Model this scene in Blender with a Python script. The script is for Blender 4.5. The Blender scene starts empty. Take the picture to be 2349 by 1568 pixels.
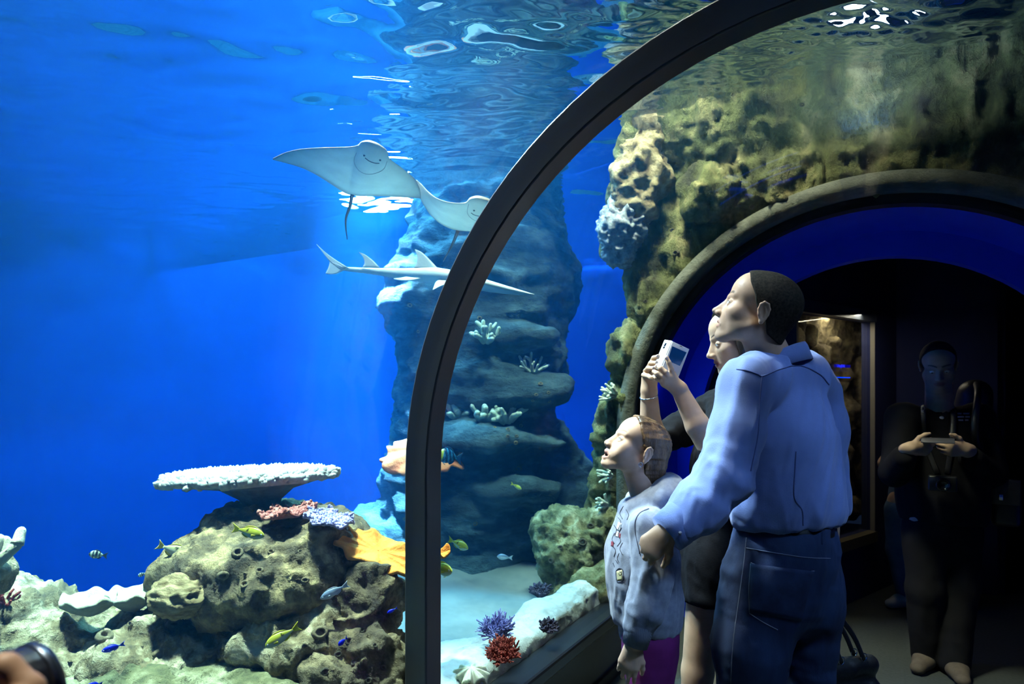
import bpy, bmesh, math, random
import numpy as np
from mathutils import Vector, Matrix
from mathutils.bvhtree import BVHTree

# ---------------------------------------------------------------- camera, world, lights, exposure
SC = bpy.context.scene
COL = SC.collection
F_PX, Y_HOR, YAW, CAM_X, CAM_Z = 1500.0, 890.0, 0.531, 0.083, 1.45     # photograph frame 2349 x 1568
cam_d = bpy.data.cameras.new('camera')
cam = bpy.data.objects.new('camera', cam_d)
COL.objects.link(cam)
cam.location = (CAM_X, 0, CAM_Z)
cam.rotation_euler = (math.pi / 2, 0, YAW)
cam_d.sensor_width = 36.0
cam_d.lens = F_PX / 2349.0 * 36.0
cam_d.shift_y = (Y_HOR - 784.0) / 2349.0
cam_d.clip_start = 0.02
SC.camera = cam
cam_d.dof.use_dof = True
cam_d.dof.focus_distance = 2.1
cam_d.dof.aperture_fstop = 4.5

world = bpy.data.worlds.new('world')
SC.world = world
world.use_nodes = True
world.node_tree.nodes['Background'].inputs[0].default_value = (0.004, 0.008, 0.02, 1)
world.node_tree.nodes['Background'].inputs[1].default_value = 1.0

WATER_Z = 2.86


def area(name, loc, target, size, watts, color, spread=180, size_y=None):
    l = bpy.data.lights.new(name, 'AREA')
    l.energy = watts
    l.color = color
    l.size = size
    if size_y:
        l.shape = 'RECTANGLE'
        l.size_y = size_y
    l.spread = math.radians(spread)
    o = bpy.data.objects.new(name, l)
    COL.objects.link(o)
    o.location = loc
    d = Vector(target) - Vector(loc)
    o.rotation_euler = d.to_track_quat('-Z', 'Y').to_euler()
    return o


def P0(px, py, d, z):
    """plan position at camera depth d in the direction of pixel column px, at height z"""
    k = (px - 1174.5) / F_PX
    return Vector((CAM_X + d * (-math.sin(YAW) + k * math.cos(YAW)), d * (math.cos(YAW) + k * math.sin(YAW)), z))


# floodlights hung over the open tank
area('tank_lamp_reef', (-2.3, 0.9, 7.2), (-2.05, 1.0, 0.6), 0.6, 150, (1.0, 0.93, 0.76), spread=42)
area('tank_lamp_sand', (-2.1, 2.7, 4.2), (-2.0, 2.6, 0.3), 0.6, 38, (0.92, 1.0, 0.92))
area('tank_lamp_column', (-3.1, 3.3, 4.3), (-2.9, 4.2, 1.0), 0.6, 330, (0.26, 0.74, 1.0))
area('tank_lamp_wall', (-4.7, 4.0, 4.2), (-5.3, 4.1, 1.0), 1.6, 260, (0.15, 0.68, 1.0), size_y=2.4)
area('tank_lamp_back', (-3.4, 5.9, 4.2), (-3.2, 6.6, 1.0), 3.5, 130, (0.45, 0.72, 1.0), size_y=0.8)
area('tank_lamp_left', (-4.4, -1.0, 4.2), (-4.8, -0.8, 1.0), 1.4, 8, (0.45, 0.72, 1.0), size_y=2.0)
area('tank_lamp_arch', (-1.0, 2.3, 4.3), (-1.1, 3.35, 1.6), 0.5, 52, (1.0, 0.90, 0.60), spread=70)
area('tank_lamp_tunnel', (-2.6, 1.7, 4.1), (-0.50, 1.90, 1.25), 0.35, 26, (0.84, 0.92, 1.0), spread=44)
# unseen submerged uplight added for back wall glitter; floodlight beam falls beside it
area('tank_lamp_submerged', P0(900, 478, 5.2, 2.74), P0(900, 478, 5.2, 2.74) + Vector((0, 0, 1)), 0.8, 110, (0.85, 0.93, 1.0), size_y=0.35)
area('tank_lamp_uplight_reef', P0(815, 0, 2.62, 0.52), P0(850, 0, 2.65, 2.3), 0.14, 4.5, (0.85, 1.0, 0.92), spread=60)  # unseen uplight added behind the outcrop to brighten the ray bellies
area('tank_lamp_uplight', (-0.02, 3.02, 2.50), (-0.02, 3.0, 3.7), 0.17, 6, (0.9, 0.95, 1.0), size_y=0.14)  # unseen uplight added under the surface for sparkle above the arch
# floodlight over the tank on the other side of the tunnel
area('tank_lamp_right', (1.9, 0.9, 4.2), (-0.15, 2.0, 1.2), 0.5, 8, (0.42, 0.60, 1.0), spread=50)
# unseen blue fill light added to brighten the portal vault
area('portal_strip_light', (-1.07, 3.62, 1.3), (0.2, 4.0, 1.5), 0.03, 5, (0.02, 0.12, 1.0), size_y=1.6)
spot = bpy.data.lights.new('tank_lamp_beam', 'SPOT')
spot.energy = 20000; spot.color = (0.75, 0.88, 1.0); spot.spot_size = math.radians(22); spot.spot_blend = 0.8; spot.shadow_soft_size = 0.12
so_ = bpy.data.objects.new('tank_lamp_beam', spot); COL.objects.link(so_)
so_.location = P0(828, 478, 4.35, 4.2); so_.rotation_euler = (0, 0, 0)

SC.view_settings.view_transform = 'Standard'
SC.view_settings.look = 'None'
SC.view_settings.gamma = 1.0
SC.view_settings.use_curve_mapping = False
SC.view_settings.exposure = 0.0
SC.cycles.use_denoising = True
SC.cycles.use_adaptive_sampling = True
SC.cycles.adaptive_threshold = 0.15
SC.cycles.adaptive_min_samples = 16
SC.cycles.max_bounces = 5
SC.cycles.diffuse_bounces = 2
SC.cycles.glossy_bounces = 3
SC.cycles.transmission_bounces = 4
SC.cycles.transparent_max_bounces = 16
SC.cycles.use_light_tree = False
SC.cycles.volume_bounces = 0
SC.cycles.caustics_reflective = False
SC.cycles.caustics_refractive = False
SC.cycles.sample_clamp_indirect = 4.0

# ---------------------------------------------------------------- helpers
FW = np.array([-math.sin(YAW), math.cos(YAW), 0.0])
RT = np.array([math.cos(YAW), math.sin(YAW), 0.0])
UP = np.array([0.0, 0.0, 1.0])
CAM = np.array([CAM_X, 0.0, CAM_Z])
rng = np.random.default_rng(7)
random.seed(7)


def ray(px, py):
    return FW + (px - 1174.5) / F_PX * RT - (py - Y_HOR) / F_PX * UP


def P(px, py, d):
    """point at camera depth d seen at pixel (px, py) of the photograph"""
    return CAM + d * ray(px, py)


def V3(*a):
    return np.array(a, float)


def unit(v):
    v = np.asarray(v, float)
    return v / (np.linalg.norm(v) + 1e-12)


def tag(o, label=None, cat=None, group=None, kind=None):
    if label: o['label'] = label
    if cat: o['category'] = cat
    if group: o['group'] = group
    if kind: o['kind'] = kind
    return o


def empty(name, loc, label=None, cat=None, group=None, kind=None):
    o = bpy.data.objects.new(name, None)
    COL.objects.link(o)
    o.location = loc
    o.empty_display_size = 0.05
    return tag(o, label, cat, group, kind)


def mesh_data(name, verts, faces, mats, smooth=True, col=None, mi=None):
    me = bpy.data.meshes.new(name)
    verts = np.asarray(verts, float)
    me.from_pydata(verts.tolist(), [], [tuple(int(i) for i in f) for f in faces] if not isinstance(faces, np.ndarray) else faces.tolist())
    for m in (mats if isinstance(mats, (list, tuple)) else [mats]):
        me.materials.append(m)
    if mi is not None:
        me.polygons.foreach_set('material_index', np.asarray(mi, np.int32))
    if smooth:
        me.polygons.foreach_set('use_smooth', np.ones(len(me.polygons), bool))
    if col is not None:
        ca = me.color_attributes.new('Col', 'FLOAT_COLOR', 'POINT')
        c = np.asarray(col, np.float32)
        if c.shape[1] == 3:
            c = np.concatenate([c, np.ones((len(c), 1), np.float32)], 1)
        ca.data.foreach_set('color', c.ravel())
    me.update()
    return me


def obj(name, me, parent=None, loc=None):
    o = bpy.data.objects.new(name, me)
    COL.objects.link(o)
    if parent is not None:
        o.parent = parent
    if loc is not None:
        o.location = loc
    return o


def build(name, verts, faces, mats, parent=None, origin=None, smooth=True, col=None, mi=None):
    """verts are world coordinates; origin moves the object's own zero to its base"""
    verts = np.asarray(verts, float)
    if parent is not None and origin is None:
        off = np.array(parent.matrix_basis.translation)
        if parent.parent is not None:
            off = off + np.array(parent.parent.matrix_basis.translation)
        return obj(name, mesh_data(name, verts - off, faces, mats, smooth, col, mi), parent)
    o0 = np.zeros(3) if origin is None else np.asarray(origin, float)
    return obj(name, mesh_data(name, verts - o0, faces, mats, smooth, col, mi), parent, o0)


def merge(*parts):
    V, Fc, n = [], [], 0
    for v, f in parts:
        v = np.asarray(v, float)
        V.append(v)
        Fc += [tuple(int(i) + n for i in q) for q in f]
        n += len(v)
    return np.concatenate(V), Fc


def box(c, s, R=None):
    v = np.array([[x, y, z] for x in (-.5, .5) for y in (-.5, .5) for z in (-.5, .5)]) * np.asarray(s)
    if R is not None:
        v = v @ np.asarray(R).T
    return v + np.asarray(c), [(0, 1, 3, 2), (4, 6, 7, 5), (0, 4, 5, 1), (2, 3, 7, 6), (0, 2, 6, 4), (1, 5, 7, 3)]


def bevbox(c, s, b, R=None, seg=2):
    bm = bmesh.new()
    bmesh.ops.create_cube(bm, size=1.0)
    for v in bm.verts:
        v.co = Vector((v.co.x * s[0], v.co.y * s[1], v.co.z * s[2]))
    bmesh.ops.bevel(bm, geom=bm.edges[:], offset=b, segments=seg, affect='EDGES', profile=0.5)
    v = np.array([q.co for q in bm.verts])
    bm.verts.index_update()
    f = [tuple(q.index for q in p.verts) for p in bm.faces]
    bm.free()
    if R is not None:
        v = v @ np.asarray(R).T
    return v + np.asarray(c), f


def frame(fwd, up=(0, 0, 1)):
    """columns: x forward, y left, z up"""
    x = unit(fwd)
    y = unit(np.cross(up, x))
    z = np.cross(x, y)
    return np.stack([x, y, z], 1)


def tube(pts, rad, n=10, cap=True, flat=None):
    """round tube through pts; rad scalar or list; flat=(axis, factor) squashes the section"""
    pts = np.asarray(pts, float)
    m = len(pts)
    rad = np.broadcast_to(np.asarray(rad, float), (m,))
    T = np.gradient(pts, axis=0)
    T /= np.linalg.norm(T, axis=1)[:, None] + 1e-12
    a = V3(0, 0, 1) if abs(T[0][2]) < 0.9 else V3(1, 0, 0)
    N = unit(np.cross(T[0], a))
    V = []
    th = np.linspace(0, 2 * np.pi, n, endpoint=False)
    for i in range(m):
        N = unit(N - T[i] * np.dot(N, T[i]))
        B = np.cross(T[i], N)
        V.append(pts[i] + rad[i] * (np.cos(th)[:, None] * N + np.sin(th)[:, None] * B))
    V = np.concatenate(V)
    if flat is not None:
        ax, k = unit(flat[0]), flat[1]
        cen = np.repeat(pts, n, 0)
        dd = (V - cen) @ ax
        V = V + np.outer(dd * (k - 1), ax)
    Fc = [(i * n + j, i * n + (j + 1) % n, (i + 1) * n + (j + 1) % n, (i + 1) * n + j) for i in range(m - 1) for j in range(n)]
    if cap:
        Fc += [tuple(range(n - 1, -1, -1)), tuple((m - 1) * n + j for j in range(n))]
    return V, Fc


def spline(pts, n=40):
    """Catmull-Rom through pts"""
    p = np.asarray(pts, float)
    p = np.concatenate([[2 * p[0] - p[1]], p, [2 * p[-1] - p[-2]]])
    out = []
    m = len(p) - 3
    for s in np.linspace(0, m - 1e-9, n):
        i = int(s)
        t = s - i
        a, b, c, d = p[i], p[i + 1], p[i + 2], p[i + 3]
        out.append(0.5 * ((2 * b) + (-a + c) * t + (2 * a - 5 * b + 4 * c - d) * t * t + (-a + 3 * b - 3 * c + d) * t ** 3))
    return np.array(out)


def lathe(prof, n=24, axis_o=(0, 0, 0), R=None):
    prof = np.asarray(prof, float)
    th = np.linspace(0, 2 * np.pi, n, endpoint=False)
    V = np.concatenate([np.stack([r * np.cos(th), r * np.sin(th), np.full(n, z)], 1) for r, z in prof])
    m = len(prof)
    Fc = [(i * n + j, i * n + (j + 1) % n, (i + 1) * n + (j + 1) % n, (i + 1) * n + j) for i in range(m - 1) for j in range(n)]
    if prof[0][0] > 1e-6: Fc.append(tuple(range(n - 1, -1, -1)))
    if prof[-1][0] > 1e-6: Fc.append(tuple((m - 1) * n + j for j in range(n)))
    if R is not None:
        V = V @ np.asarray(R).T
    return V + np.asarray(axis_o), Fc


def icos(c, r, sub=2):
    bm = bmesh.new()
    bmesh.ops.create_icosphere(bm, subdivisions=sub, radius=1.0)
    v = np.array([q.co for q in bm.verts]) * np.asarray(r) + np.asarray(c)
    f = [tuple(q.index for q in p.verts) for p in bm.faces]
    bm.free()
    return v, f


# --- numpy value noise
def _hash(i, j, k, seed):
    n = (i * 374761393 + j * 668265263 + k * 2147483647 + seed * 1274126177) & 0xFFFFFFFF
    n = ((n ^ (n >> 13)) * 1274126177) & 0xFFFFFFFF
    n = n ^ (n >> 16)
    return (n & 0xFFFF).astype(np.float64) / 32767.5 - 1.0


def vnoise(p, seed=0):
    p = np.asarray(p, float)
    i = np.floor(p).astype(np.int64)
    f = p - i
    u = f * f * (3 - 2 * f)
    r = 0
    for a in (0, 1):
        for b in (0, 1):
            for c in (0, 1):
                w = (u[:, 0] if a else 1 - u[:, 0]) * (u[:, 1] if b else 1 - u[:, 1]) * (u[:, 2] if c else 1 - u[:, 2])
                r = r + w * _hash(i[:, 0] + a, i[:, 1] + b, i[:, 2] + c, seed)
    return r


def fbm(p, octv=4, seed=0, gain=0.5, ridge=False):
    a, s, r = 1.0, 1.0, 0
    for o in range(octv):
        n = vnoise(p * s + 17.3 * o, seed + o)
        r = r + a * ((1 - 2 * np.abs(n)) if ridge else n)
        a *= gain
        s *= 2.03
    return r


def vnormals(v, f):
    f = np.asarray([q[:4] if len(q) >= 4 else (q[0], q[1], q[2], q[2]) for q in f]) if not isinstance(f, np.ndarray) else f
    n = np.cross(v[f[:, 2]] - v[f[:, 0]], v[f[:, 3]] - v[f[:, 1]])
    N = np.zeros_like(v)
    for k in range(4):
        np.add.at(N, f[:, k], n)
    return N / (np.linalg.norm(N, axis=1)[:, None] + 1e-12)


# --- signed distance modelling
class SDF:
    def __init__(s, lo, hi, h):
        s.h = h
        s.lo = np.asarray(lo, float)
        s.n = np.ceil((np.asarray(hi, float) - s.lo) / h).astype(int) + 1
        s.F = np.full(s.n, 9.0, np.float32)
        s.ax = [(s.lo[k] + h * np.arange(s.n[k])).astype(np.float32) for k in range(3)]
        s.O = np.zeros(3)
        s.R = np.eye(3)
        s.sc = 1.0

    def at(s, O, R=None, sc=1.0):
        s.O = np.asarray(O, float)
        s.R = np.eye(3) if R is None else np.asarray(R, float)
        s.sc = sc
        return s

    def w(s, p):
        return s.O + s.sc * (s.R @ np.asarray(p, float))

    def _sub(s, lo, hi):
        a = np.clip(np.floor((lo - s.lo) / s.h).astype(int), 0, s.n)
        b = np.clip(np.ceil((hi - s.lo) / s.h).astype(int) + 1, 0, s.n)
        if np.any(b <= a): return None
        sl = tuple(slice(a[k], b[k]) for k in range(3))
        return sl, s.ax[0][sl[0]][:, None, None], s.ax[1][sl[1]][None, :, None], s.ax[2][sl[2]][None, None, :]

    def _op(s, sl, d, k, op):
        A = s.F[sl]
        if op == 'add':
            if k > 0:
                hh = np.clip(0.5 + 0.5 * (A - d) / k, 0, 1)
                s.F[sl] = A * (1 - hh) + d * hh - k * hh * (1 - hh)
            else:
                s.F[sl] = np.minimum(A, d)
        else:
            d = -d
            if k > 0:
                hh = np.clip(0.5 - 0.5 * (A - d) / k, 0, 1)
                s.F[sl] = A * (1 - hh) + d * hh + k * hh * (1 - hh)
            else:
                s.F[sl] = np.maximum(A, d)

    def cone(s, a, b, ra, rb=None, k=0.01, op='add', sq=None):
        """tapered capsule; sq=(axis,factor): thickness scaled by factor along axis (local)"""
        rb = ra if rb is None else rb
        A, B = s.w(a), s.w(b)
        ra, rb, k = ra * s.sc, rb * s.sc, k * s.sc
        m = max(ra, rb) * (max(1.0, sq[1]) if sq else 1.0) + k + 2 * s.h
        q = s._sub(np.minimum(A, B) - m, np.maximum(A, B) + m)
        if q is None: return s
        sl, x, y, z = q
        x, y, z = x - A[0], y - A[1], z - A[2]
        D = (B - A)
        L2 = float(D @ D) + 1e-12
        t = np.clip((x * D[0] + y * D[1] + z * D[2]) / L2, 0, 1)
        x, y, z = x - t * D[0], y - t * D[1], z - t * D[2]
        if sq:
            ax = s.R @ unit(sq[0])
            g = (x * ax[0] + y * ax[1] + z * ax[2]) * (1 / sq[1] - 1)
            x, y, z = x + g * ax[0], y + g * ax[1], z + g * ax[2]
        d = np.sqrt(x * x + y * y + z * z) - (ra + (rb - ra) * t)
        if sq and sq[1] < 1: d = d * max(sq[1], .35)
        s._op(sl, d.astype(np.float32), k, op)
        return s

    def ell(s, c, r, k=0.01, op='add', R=None):
        C = s.w(c)
        r = np.asarray(r, float) * s.sc
        k = k * s.sc
        RR = s.R if R is None else s.R @ np.asarray(R)
        ext = np.sqrt(((RR * r) ** 2).sum(1)) + k + 2 * s.h
        q = s._sub(C - ext, C + ext)
        if q is None: return s
        sl, x, y, z = q
        x, y, z = x - C[0], y - C[1], z - C[2]
        u = [(x * RR[0, i] + y * RR[1, i] + z * RR[2, i]) / r[i] for i in range(3)]
        k0 = np.sqrt(u[0] ** 2 + u[1] ** 2 + u[2] ** 2)
        k1 = np.sqrt((u[0] / r[0]) ** 2 + (u[1] / r[1]) ** 2 + (u[2] / r[2]) ** 2) + 1e-9
        s._op(sl, (k0 * (k0 - 1) / k1).astype(np.float32), k, op)
        return s

    def chain(s, pts, rads, k=0.01, op='add', sq=None):
        for i in range(len(pts) - 1):
            s.cone(pts[i], pts[i + 1], rads[i], rads[i + 1], k, op, sq)
        return s

    def half(s, p, n, k=0.0):
        """keep the side the normal points away from (cut off what lies beyond the plane)"""
        p, n = s.w(p), s.R @ unit(n)
        x, y, z = s.ax[0][:, None, None], s.ax[1][None, :, None], s.ax[2][None, None, :]
        d = (x - p[0]) * n[0] + (y - p[1]) * n[1] + (z - p[2]) * n[2]
        s._op((slice(None),) * 3, (-d).astype(np.float32), k, 'sub')
        return s

    def field(s, fn, op='add', k=0.0):
        x, y, z = s.ax[0][:, None, None], s.ax[1][None, :, None], s.ax[2][None, None, :]
        s._op((slice(None),) * 3, fn(x, y, z).astype(np.float32), k, op)
        return s

    def mesh(s):
        F = s.F
        F[0] = F[-1] = np.maximum(F[0], 1e-3)
        F[0] = np.maximum(F[0], 1e-3); F[-1] = np.maximum(F[-1], 1e-3)
        F[:, 0] = np.maximum(F[:, 0], 1e-3); F[:, -1] = np.maximum(F[:, -1], 1e-3)
        F[:, :, 0] = np.maximum(F[:, :, 0], 1e-3); F[:, :, -1] = np.maximum(F[:, :, -1], 1e-3)
        S = F < 0
        nx, ny, nz = F.shape
        c = np.zeros((nx - 1, ny - 1, nz - 1), np.int8)
        for a in (0, 1):
            for b in (0, 1):
                for e in (0, 1):
                    c += S[a:nx - 1 + a, b:ny - 1 + b, e:nz - 1 + e]
        mask = (c > 0) & (c < 8)
        I = np.argwhere(mask)
        idx = np.full(mask.shape, -1, np.int64)
        idx[mask] = np.arange(len(I))
        acc = np.zeros((len(I), 3))
        cnt = np.zeros(len(I))
        cor = [(a, b, e) for a in (0, 1) for b in (0, 1) for e in (0, 1)]
        val = {q: F[I[:, 0] + q[0], I[:, 1] + q[1], I[:, 2] + q[2]].astype(float) for q in cor}
        for q in cor:
            for k in range(3):
                if q[k] == 0:
                    q2 = tuple(1 if j == k else q[j] for j in range(3))
                    A, B = val[q], val[q2]
                    m = (A < 0) != (B < 0)
                    t = np.where(m, A / np.where(m, A - B, 1), 0)
                    pt = np.tile(np.array(q, float), (len(I), 1))
                    pt[:, k] += t
                    acc += pt * m[:, None]
                    cnt += m
        V = s.lo + s.h * (I + acc / np.maximum(cnt, 1)[:, None])
        quads = []
        for k in range(3):
            sl0 = [slice(1, -1)] * 3
            sl1 = [slice(1, -1)] * 3
            sl0[k] = slice(0, -1)
            sl1[k] = slice(1, None)
            A, B = S[tuple(sl0)], S[tuple(sl1)]
            E = np.argwhere(A != B)
            if len(E) == 0: continue
            fl = A[E[:, 0], E[:, 1], E[:, 2]]
            E = E + np.array([0 if j == k else 1 for j in range(3)])
            u, w = (k + 1) % 3, (k + 2) % 3
            def g(du, dw):
                e = E.copy()
                e[:, u] -= du
                e[:, w] -= dw
                return idx[e[:, 0], e[:, 1], e[:, 2]]
            q = np.stack([g(1, 1), g(0, 1), g(0, 0), g(1, 0)], 1)
            q[~fl] = q[~fl][:, ::-1]
            quads.append(q)
        return V, np.concatenate(quads)


def relax(v, f, it=2, lam=0.5):
    E = np.concatenate([f[:, [0, 1]], f[:, [1, 2]], f[:, [2, 3]], f[:, [3, 0]]])
    for _ in range(it):
        A = np.zeros_like(v)
        n = np.zeros(len(v))
        np.add.at(A, E[:, 0], v[E[:, 1]]); np.add.at(n, E[:, 0], 1)
        np.add.at(A, E[:, 1], v[E[:, 0]]); np.add.at(n, E[:, 1], 1)
        v = v + lam * (A / np.maximum(n, 1)[:, None] - v)
    return v


def bvh_of(v, f):
    return BVHTree.FromPolygons([tuple(p) for p in v], [tuple(int(i) for i in q) for q in f])


def hit(bvh, px, py):
    d = ray(px, py)
    loc, nor, i, dist = bvh.ray_cast(Vector(CAM), Vector(d))
    if loc is None: return None
    return np.array(loc), np.array(nor)


# ---------------------------------------------------------------- materials
def new_mat(name):
    m = bpy.data.materials.new(name)
    m.use_nodes = True
    nt = m.node_tree
    nt.nodes.clear()
    return m, nt, nt.nodes, nt.links


def c4(c):
    return (c[0], c[1], c[2], 1.0)


def srgb(r, g, b):
    f = lambda v: (v / 255 / 12.92) if v / 255 <= 0.04045 else ((v / 255 + 0.055) / 1.055) ** 2.4
    return (f(r), f(g), f(b))


def mat(name, c1, c2=None, c3=None, scale=6.0, rough=0.7, metal=0.0, bump=0.0, bscale=40.0, lo=0.35, hi=0.65, detail=4.0,
        stretch=(1, 1, 1), vor=0.0, vscale=30.0, spec=0.5, vc=False, sheen=0.0, sss=0.0, emit=None, wave=None, coat=0.0):
    m, nt, N, L = new_mat(name)
    out = N.new('ShaderNodeOutputMaterial')
    b = N.new('ShaderNodeBsdfPrincipled')
    L.new(b.outputs[0], out.inputs[0])
    b.inputs['Roughness'].default_value = rough
    b.inputs['Metallic'].default_value = metal
    b.inputs['Specular IOR Level'].default_value = spec
    if sheen: b.inputs['Sheen Weight'].default_value = sheen
    if coat: b.inputs['Coat Weight'].default_value = coat
    if sss:
        b.inputs['Subsurface Weight'].default_value = sss
        b.inputs['Subsurface Radius'].default_value = (0.012, 0.005, 0.003)
        b.inputs['Subsurface Scale'].default_value = 1.0
    tc = N.new('ShaderNodeTexCoord')
    mp = N.new('ShaderNodeMapping')
    mp.inputs['Scale'].default_value = stretch
    L.new(tc.outputs['Object'], mp.inputs[0])
    if vc:
        at = N.new('ShaderNodeAttribute')
        at.attribute_name = 'Col'
        src = at.outputs['Color']
        if c2 is not None:
            nz = N.new('ShaderNodeTexNoise')
            nz.inputs['Scale'].default_value = scale
            nz.inputs['Detail'].default_value = detail
            L.new(mp.outputs[0], nz.inputs[0])
            mr = N.new('ShaderNodeMapRange')
            mr.inputs[1].default_value = lo; mr.inputs[2].default_value = hi
            mr.inputs[3].default_value = c2[0]; mr.inputs[4].default_value = c2[1]
            L.new(nz.outputs[0], mr.inputs[0])
            mx = N.new('ShaderNodeVectorMath'); mx.operation = 'SCALE'
            L.new(src, mx.inputs[0]); L.new(mr.outputs[0], mx.inputs[3])
            src = mx.outputs[0]
        L.new(src, b.inputs['Base Color'])
    elif c2 is None:
        b.inputs['Base Color'].default_value = c4(c1)
    else:
        nz = N.new('ShaderNodeTexNoise')
        nz.inputs['Scale'].default_value = scale
        nz.inputs['Detail'].default_value = detail
        nz.inputs['Roughness'].default_value = 0.62
        L.new(mp.outputs[0], nz.inputs[0])
        cr = N.new('ShaderNodeValToRGB')
        cr.color_ramp.elements[0].position = lo; cr.color_ramp.elements[0].color = c4(c1)
        cr.color_ramp.elements[1].position = hi; cr.color_ramp.elements[1].color = c4(c2)
        if c3 is not None:
            e = cr.color_ramp.elements.new((lo + hi) / 2); e.color = c4(c3)
        L.new(nz.outputs[0], cr.inputs[0])
        L.new(cr.outputs[0], b.inputs['Base Color'])
    if emit:
        b.inputs['Emission Color'].default_value = c4(emit[0])
        b.inputs['Emission Strength'].default_value = emit[1]
    nrm = None
    if bump:
        nb = N.new('ShaderNodeTexNoise')
        nb.inputs['Scale'].default_value = bscale
        nb.inputs['Detail'].default_value = 6 if bump >= .8 else 3
        nb.inputs['Roughness'].default_value = 0.72
        L.new(mp.outputs[0], nb.inputs[0])
        bp = N.new('ShaderNodeBump')
        bp.inputs['Strength'].default_value = min(1.0, bump)
        bp.inputs['Distance'].default_value = 0.25 * max(bump, 1.0) / bscale * 2
        L.new(nb.outputs[0], bp.inputs['Height'])
        nrm = bp
    if vor:
        vo = N.new('ShaderNodeTexVoronoi')
        vo.inputs['Scale'].default_value = vscale
        L.new(mp.outputs[0], vo.inputs[0])
        b2 = N.new('ShaderNodeBump')
        b2.inputs['Strength'].default_value = vor
        b2.inputs['Distance'].default_value = 0.4 / vscale
        L.new(vo.outputs['Distance'], b2.inputs['Height'])
        if nrm: L.new(nrm.outputs[0], b2.inputs['Normal'])
        nrm = b2
    if wave:
        wv = N.new('ShaderNodeTexWave')
        wv.inputs['Scale'].default_value = wave[0]
        wv.inputs['Distortion'].default_value = 0.3
        wv.bands_direction = wave[2] if len(wave) > 2 else 'X'
        L.new(mp.outputs[0], wv.inputs[0])
        b3 = N.new('ShaderNodeBump')
        b3.inputs['Strength'].default_value = wave[1]
        b3.inputs['Distance'].default_value = 0.001
        L.new(wv.outputs['Fac'], b3.inputs['Height'])
        if nrm: L.new(nrm.outputs[0], b3.inputs['Normal'])
        nrm = b3
    if nrm: L.new(nrm.outputs[0], b.inputs['Normal'])
    return m


def mat_acrylic():
    m, nt, N, L = new_mat('clear_acrylic')
    out = N.new('ShaderNodeOutputMaterial')
    tr = N.new('ShaderNodeBsdfTransparent')
    tr.inputs[0].default_value = (0.985, 0.995, 1.0, 1)
    gl = N.new('ShaderNodeBsdfGlossy')
    gl.inputs['Roughness'].default_value = 0.015
    lw = N.new('ShaderNodeLayerWeight')
    lw.inputs[0].default_value = 0.5
    pw = N.new('ShaderNodeMath'); pw.operation = 'POWER'; pw.inputs[1].default_value = 4.0
    L.new(lw.outputs['Facing'], pw.inputs[0])
    mr = N.new('ShaderNodeMath'); mr.operation = 'MULTIPLY_ADD'; mr.inputs[1].default_value = 0.45; mr.inputs[2].default_value = 0.018
    L.new(pw.outputs[0], mr.inputs[0])
    mx = N.new('ShaderNodeMixShader')
    L.new(mr.outputs[0], mx.inputs[0]); L.new(tr.outputs[0], mx.inputs[1]); L.new(gl.outputs[0], mx.inputs[2])
    L.new(mx.outputs[0], out.inputs[0])
    return m


def mat_water():
    """clear sides, mirror-like rippled top seen from below, light-absorbing blue body"""
    m, nt, N, L = new_mat('tank_water')
    out = N.new('ShaderNodeOutputMaterial')
    tr = N.new('ShaderNodeBsdfTransparent')
    gl = N.new('ShaderNodeBsdfGlossy')
    gl.inputs['Roughness'].default_value = 0.02
    gl.inputs['Color'].default_value = (0.95, 0.98, 1, 1)
    fr = N.new('ShaderNodeFresnel'); fr.inputs[0].default_value = 1.333
    ge = N.new('ShaderNodeNewGeometry')
    sx = N.new('ShaderNodeSeparateXYZ'); L.new(ge.outputs['Position'], sx.inputs[0])
    gt = N.new('ShaderNodeMath'); gt.operation = 'GREATER_THAN'; gt.inputs[1].default_value = 2.62
    L.new(sx.outputs['Z'], gt.inputs[0])
    mu = N.new('ShaderNodeMath'); mu.operation = 'MULTIPLY'
    L.new(gt.outputs[0], mu.inputs[0]); L.new(fr.outputs[0], mu.inputs[1])
    mx = N.new('ShaderNodeMixShader')
    L.new(mu.outputs[0], mx.inputs[0]); L.new(tr.outputs[0], mx.inputs[1]); L.new(gl.outputs[0], mx.inputs[2])
    L.new(mx.outputs[0], out.inputs['Surface'])
    ab = N.new('ShaderNodeVolumeAbsorption')
    ab.inputs['Color'].default_value = (0.40, 0.80, 0.965, 1); ab.inputs['Density'].default_value = 0.55
    vs = N.new('ShaderNodeVolumeScatter')
    vs.inputs['Color'].default_value = (0.03, 0.34, 1.0, 1); vs.inputs['Density'].default_value = 0.060
    vs.inputs['Anisotropy'].default_value = 0.4
    ad = N.new('ShaderNodeAddShader')
    L.new(ab.outputs[0], ad.inputs[0]); L.new(vs.outputs[0], ad.inputs[1])
    L.new(ad.outputs[0], out.inputs['Volume'])
    return m


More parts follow.
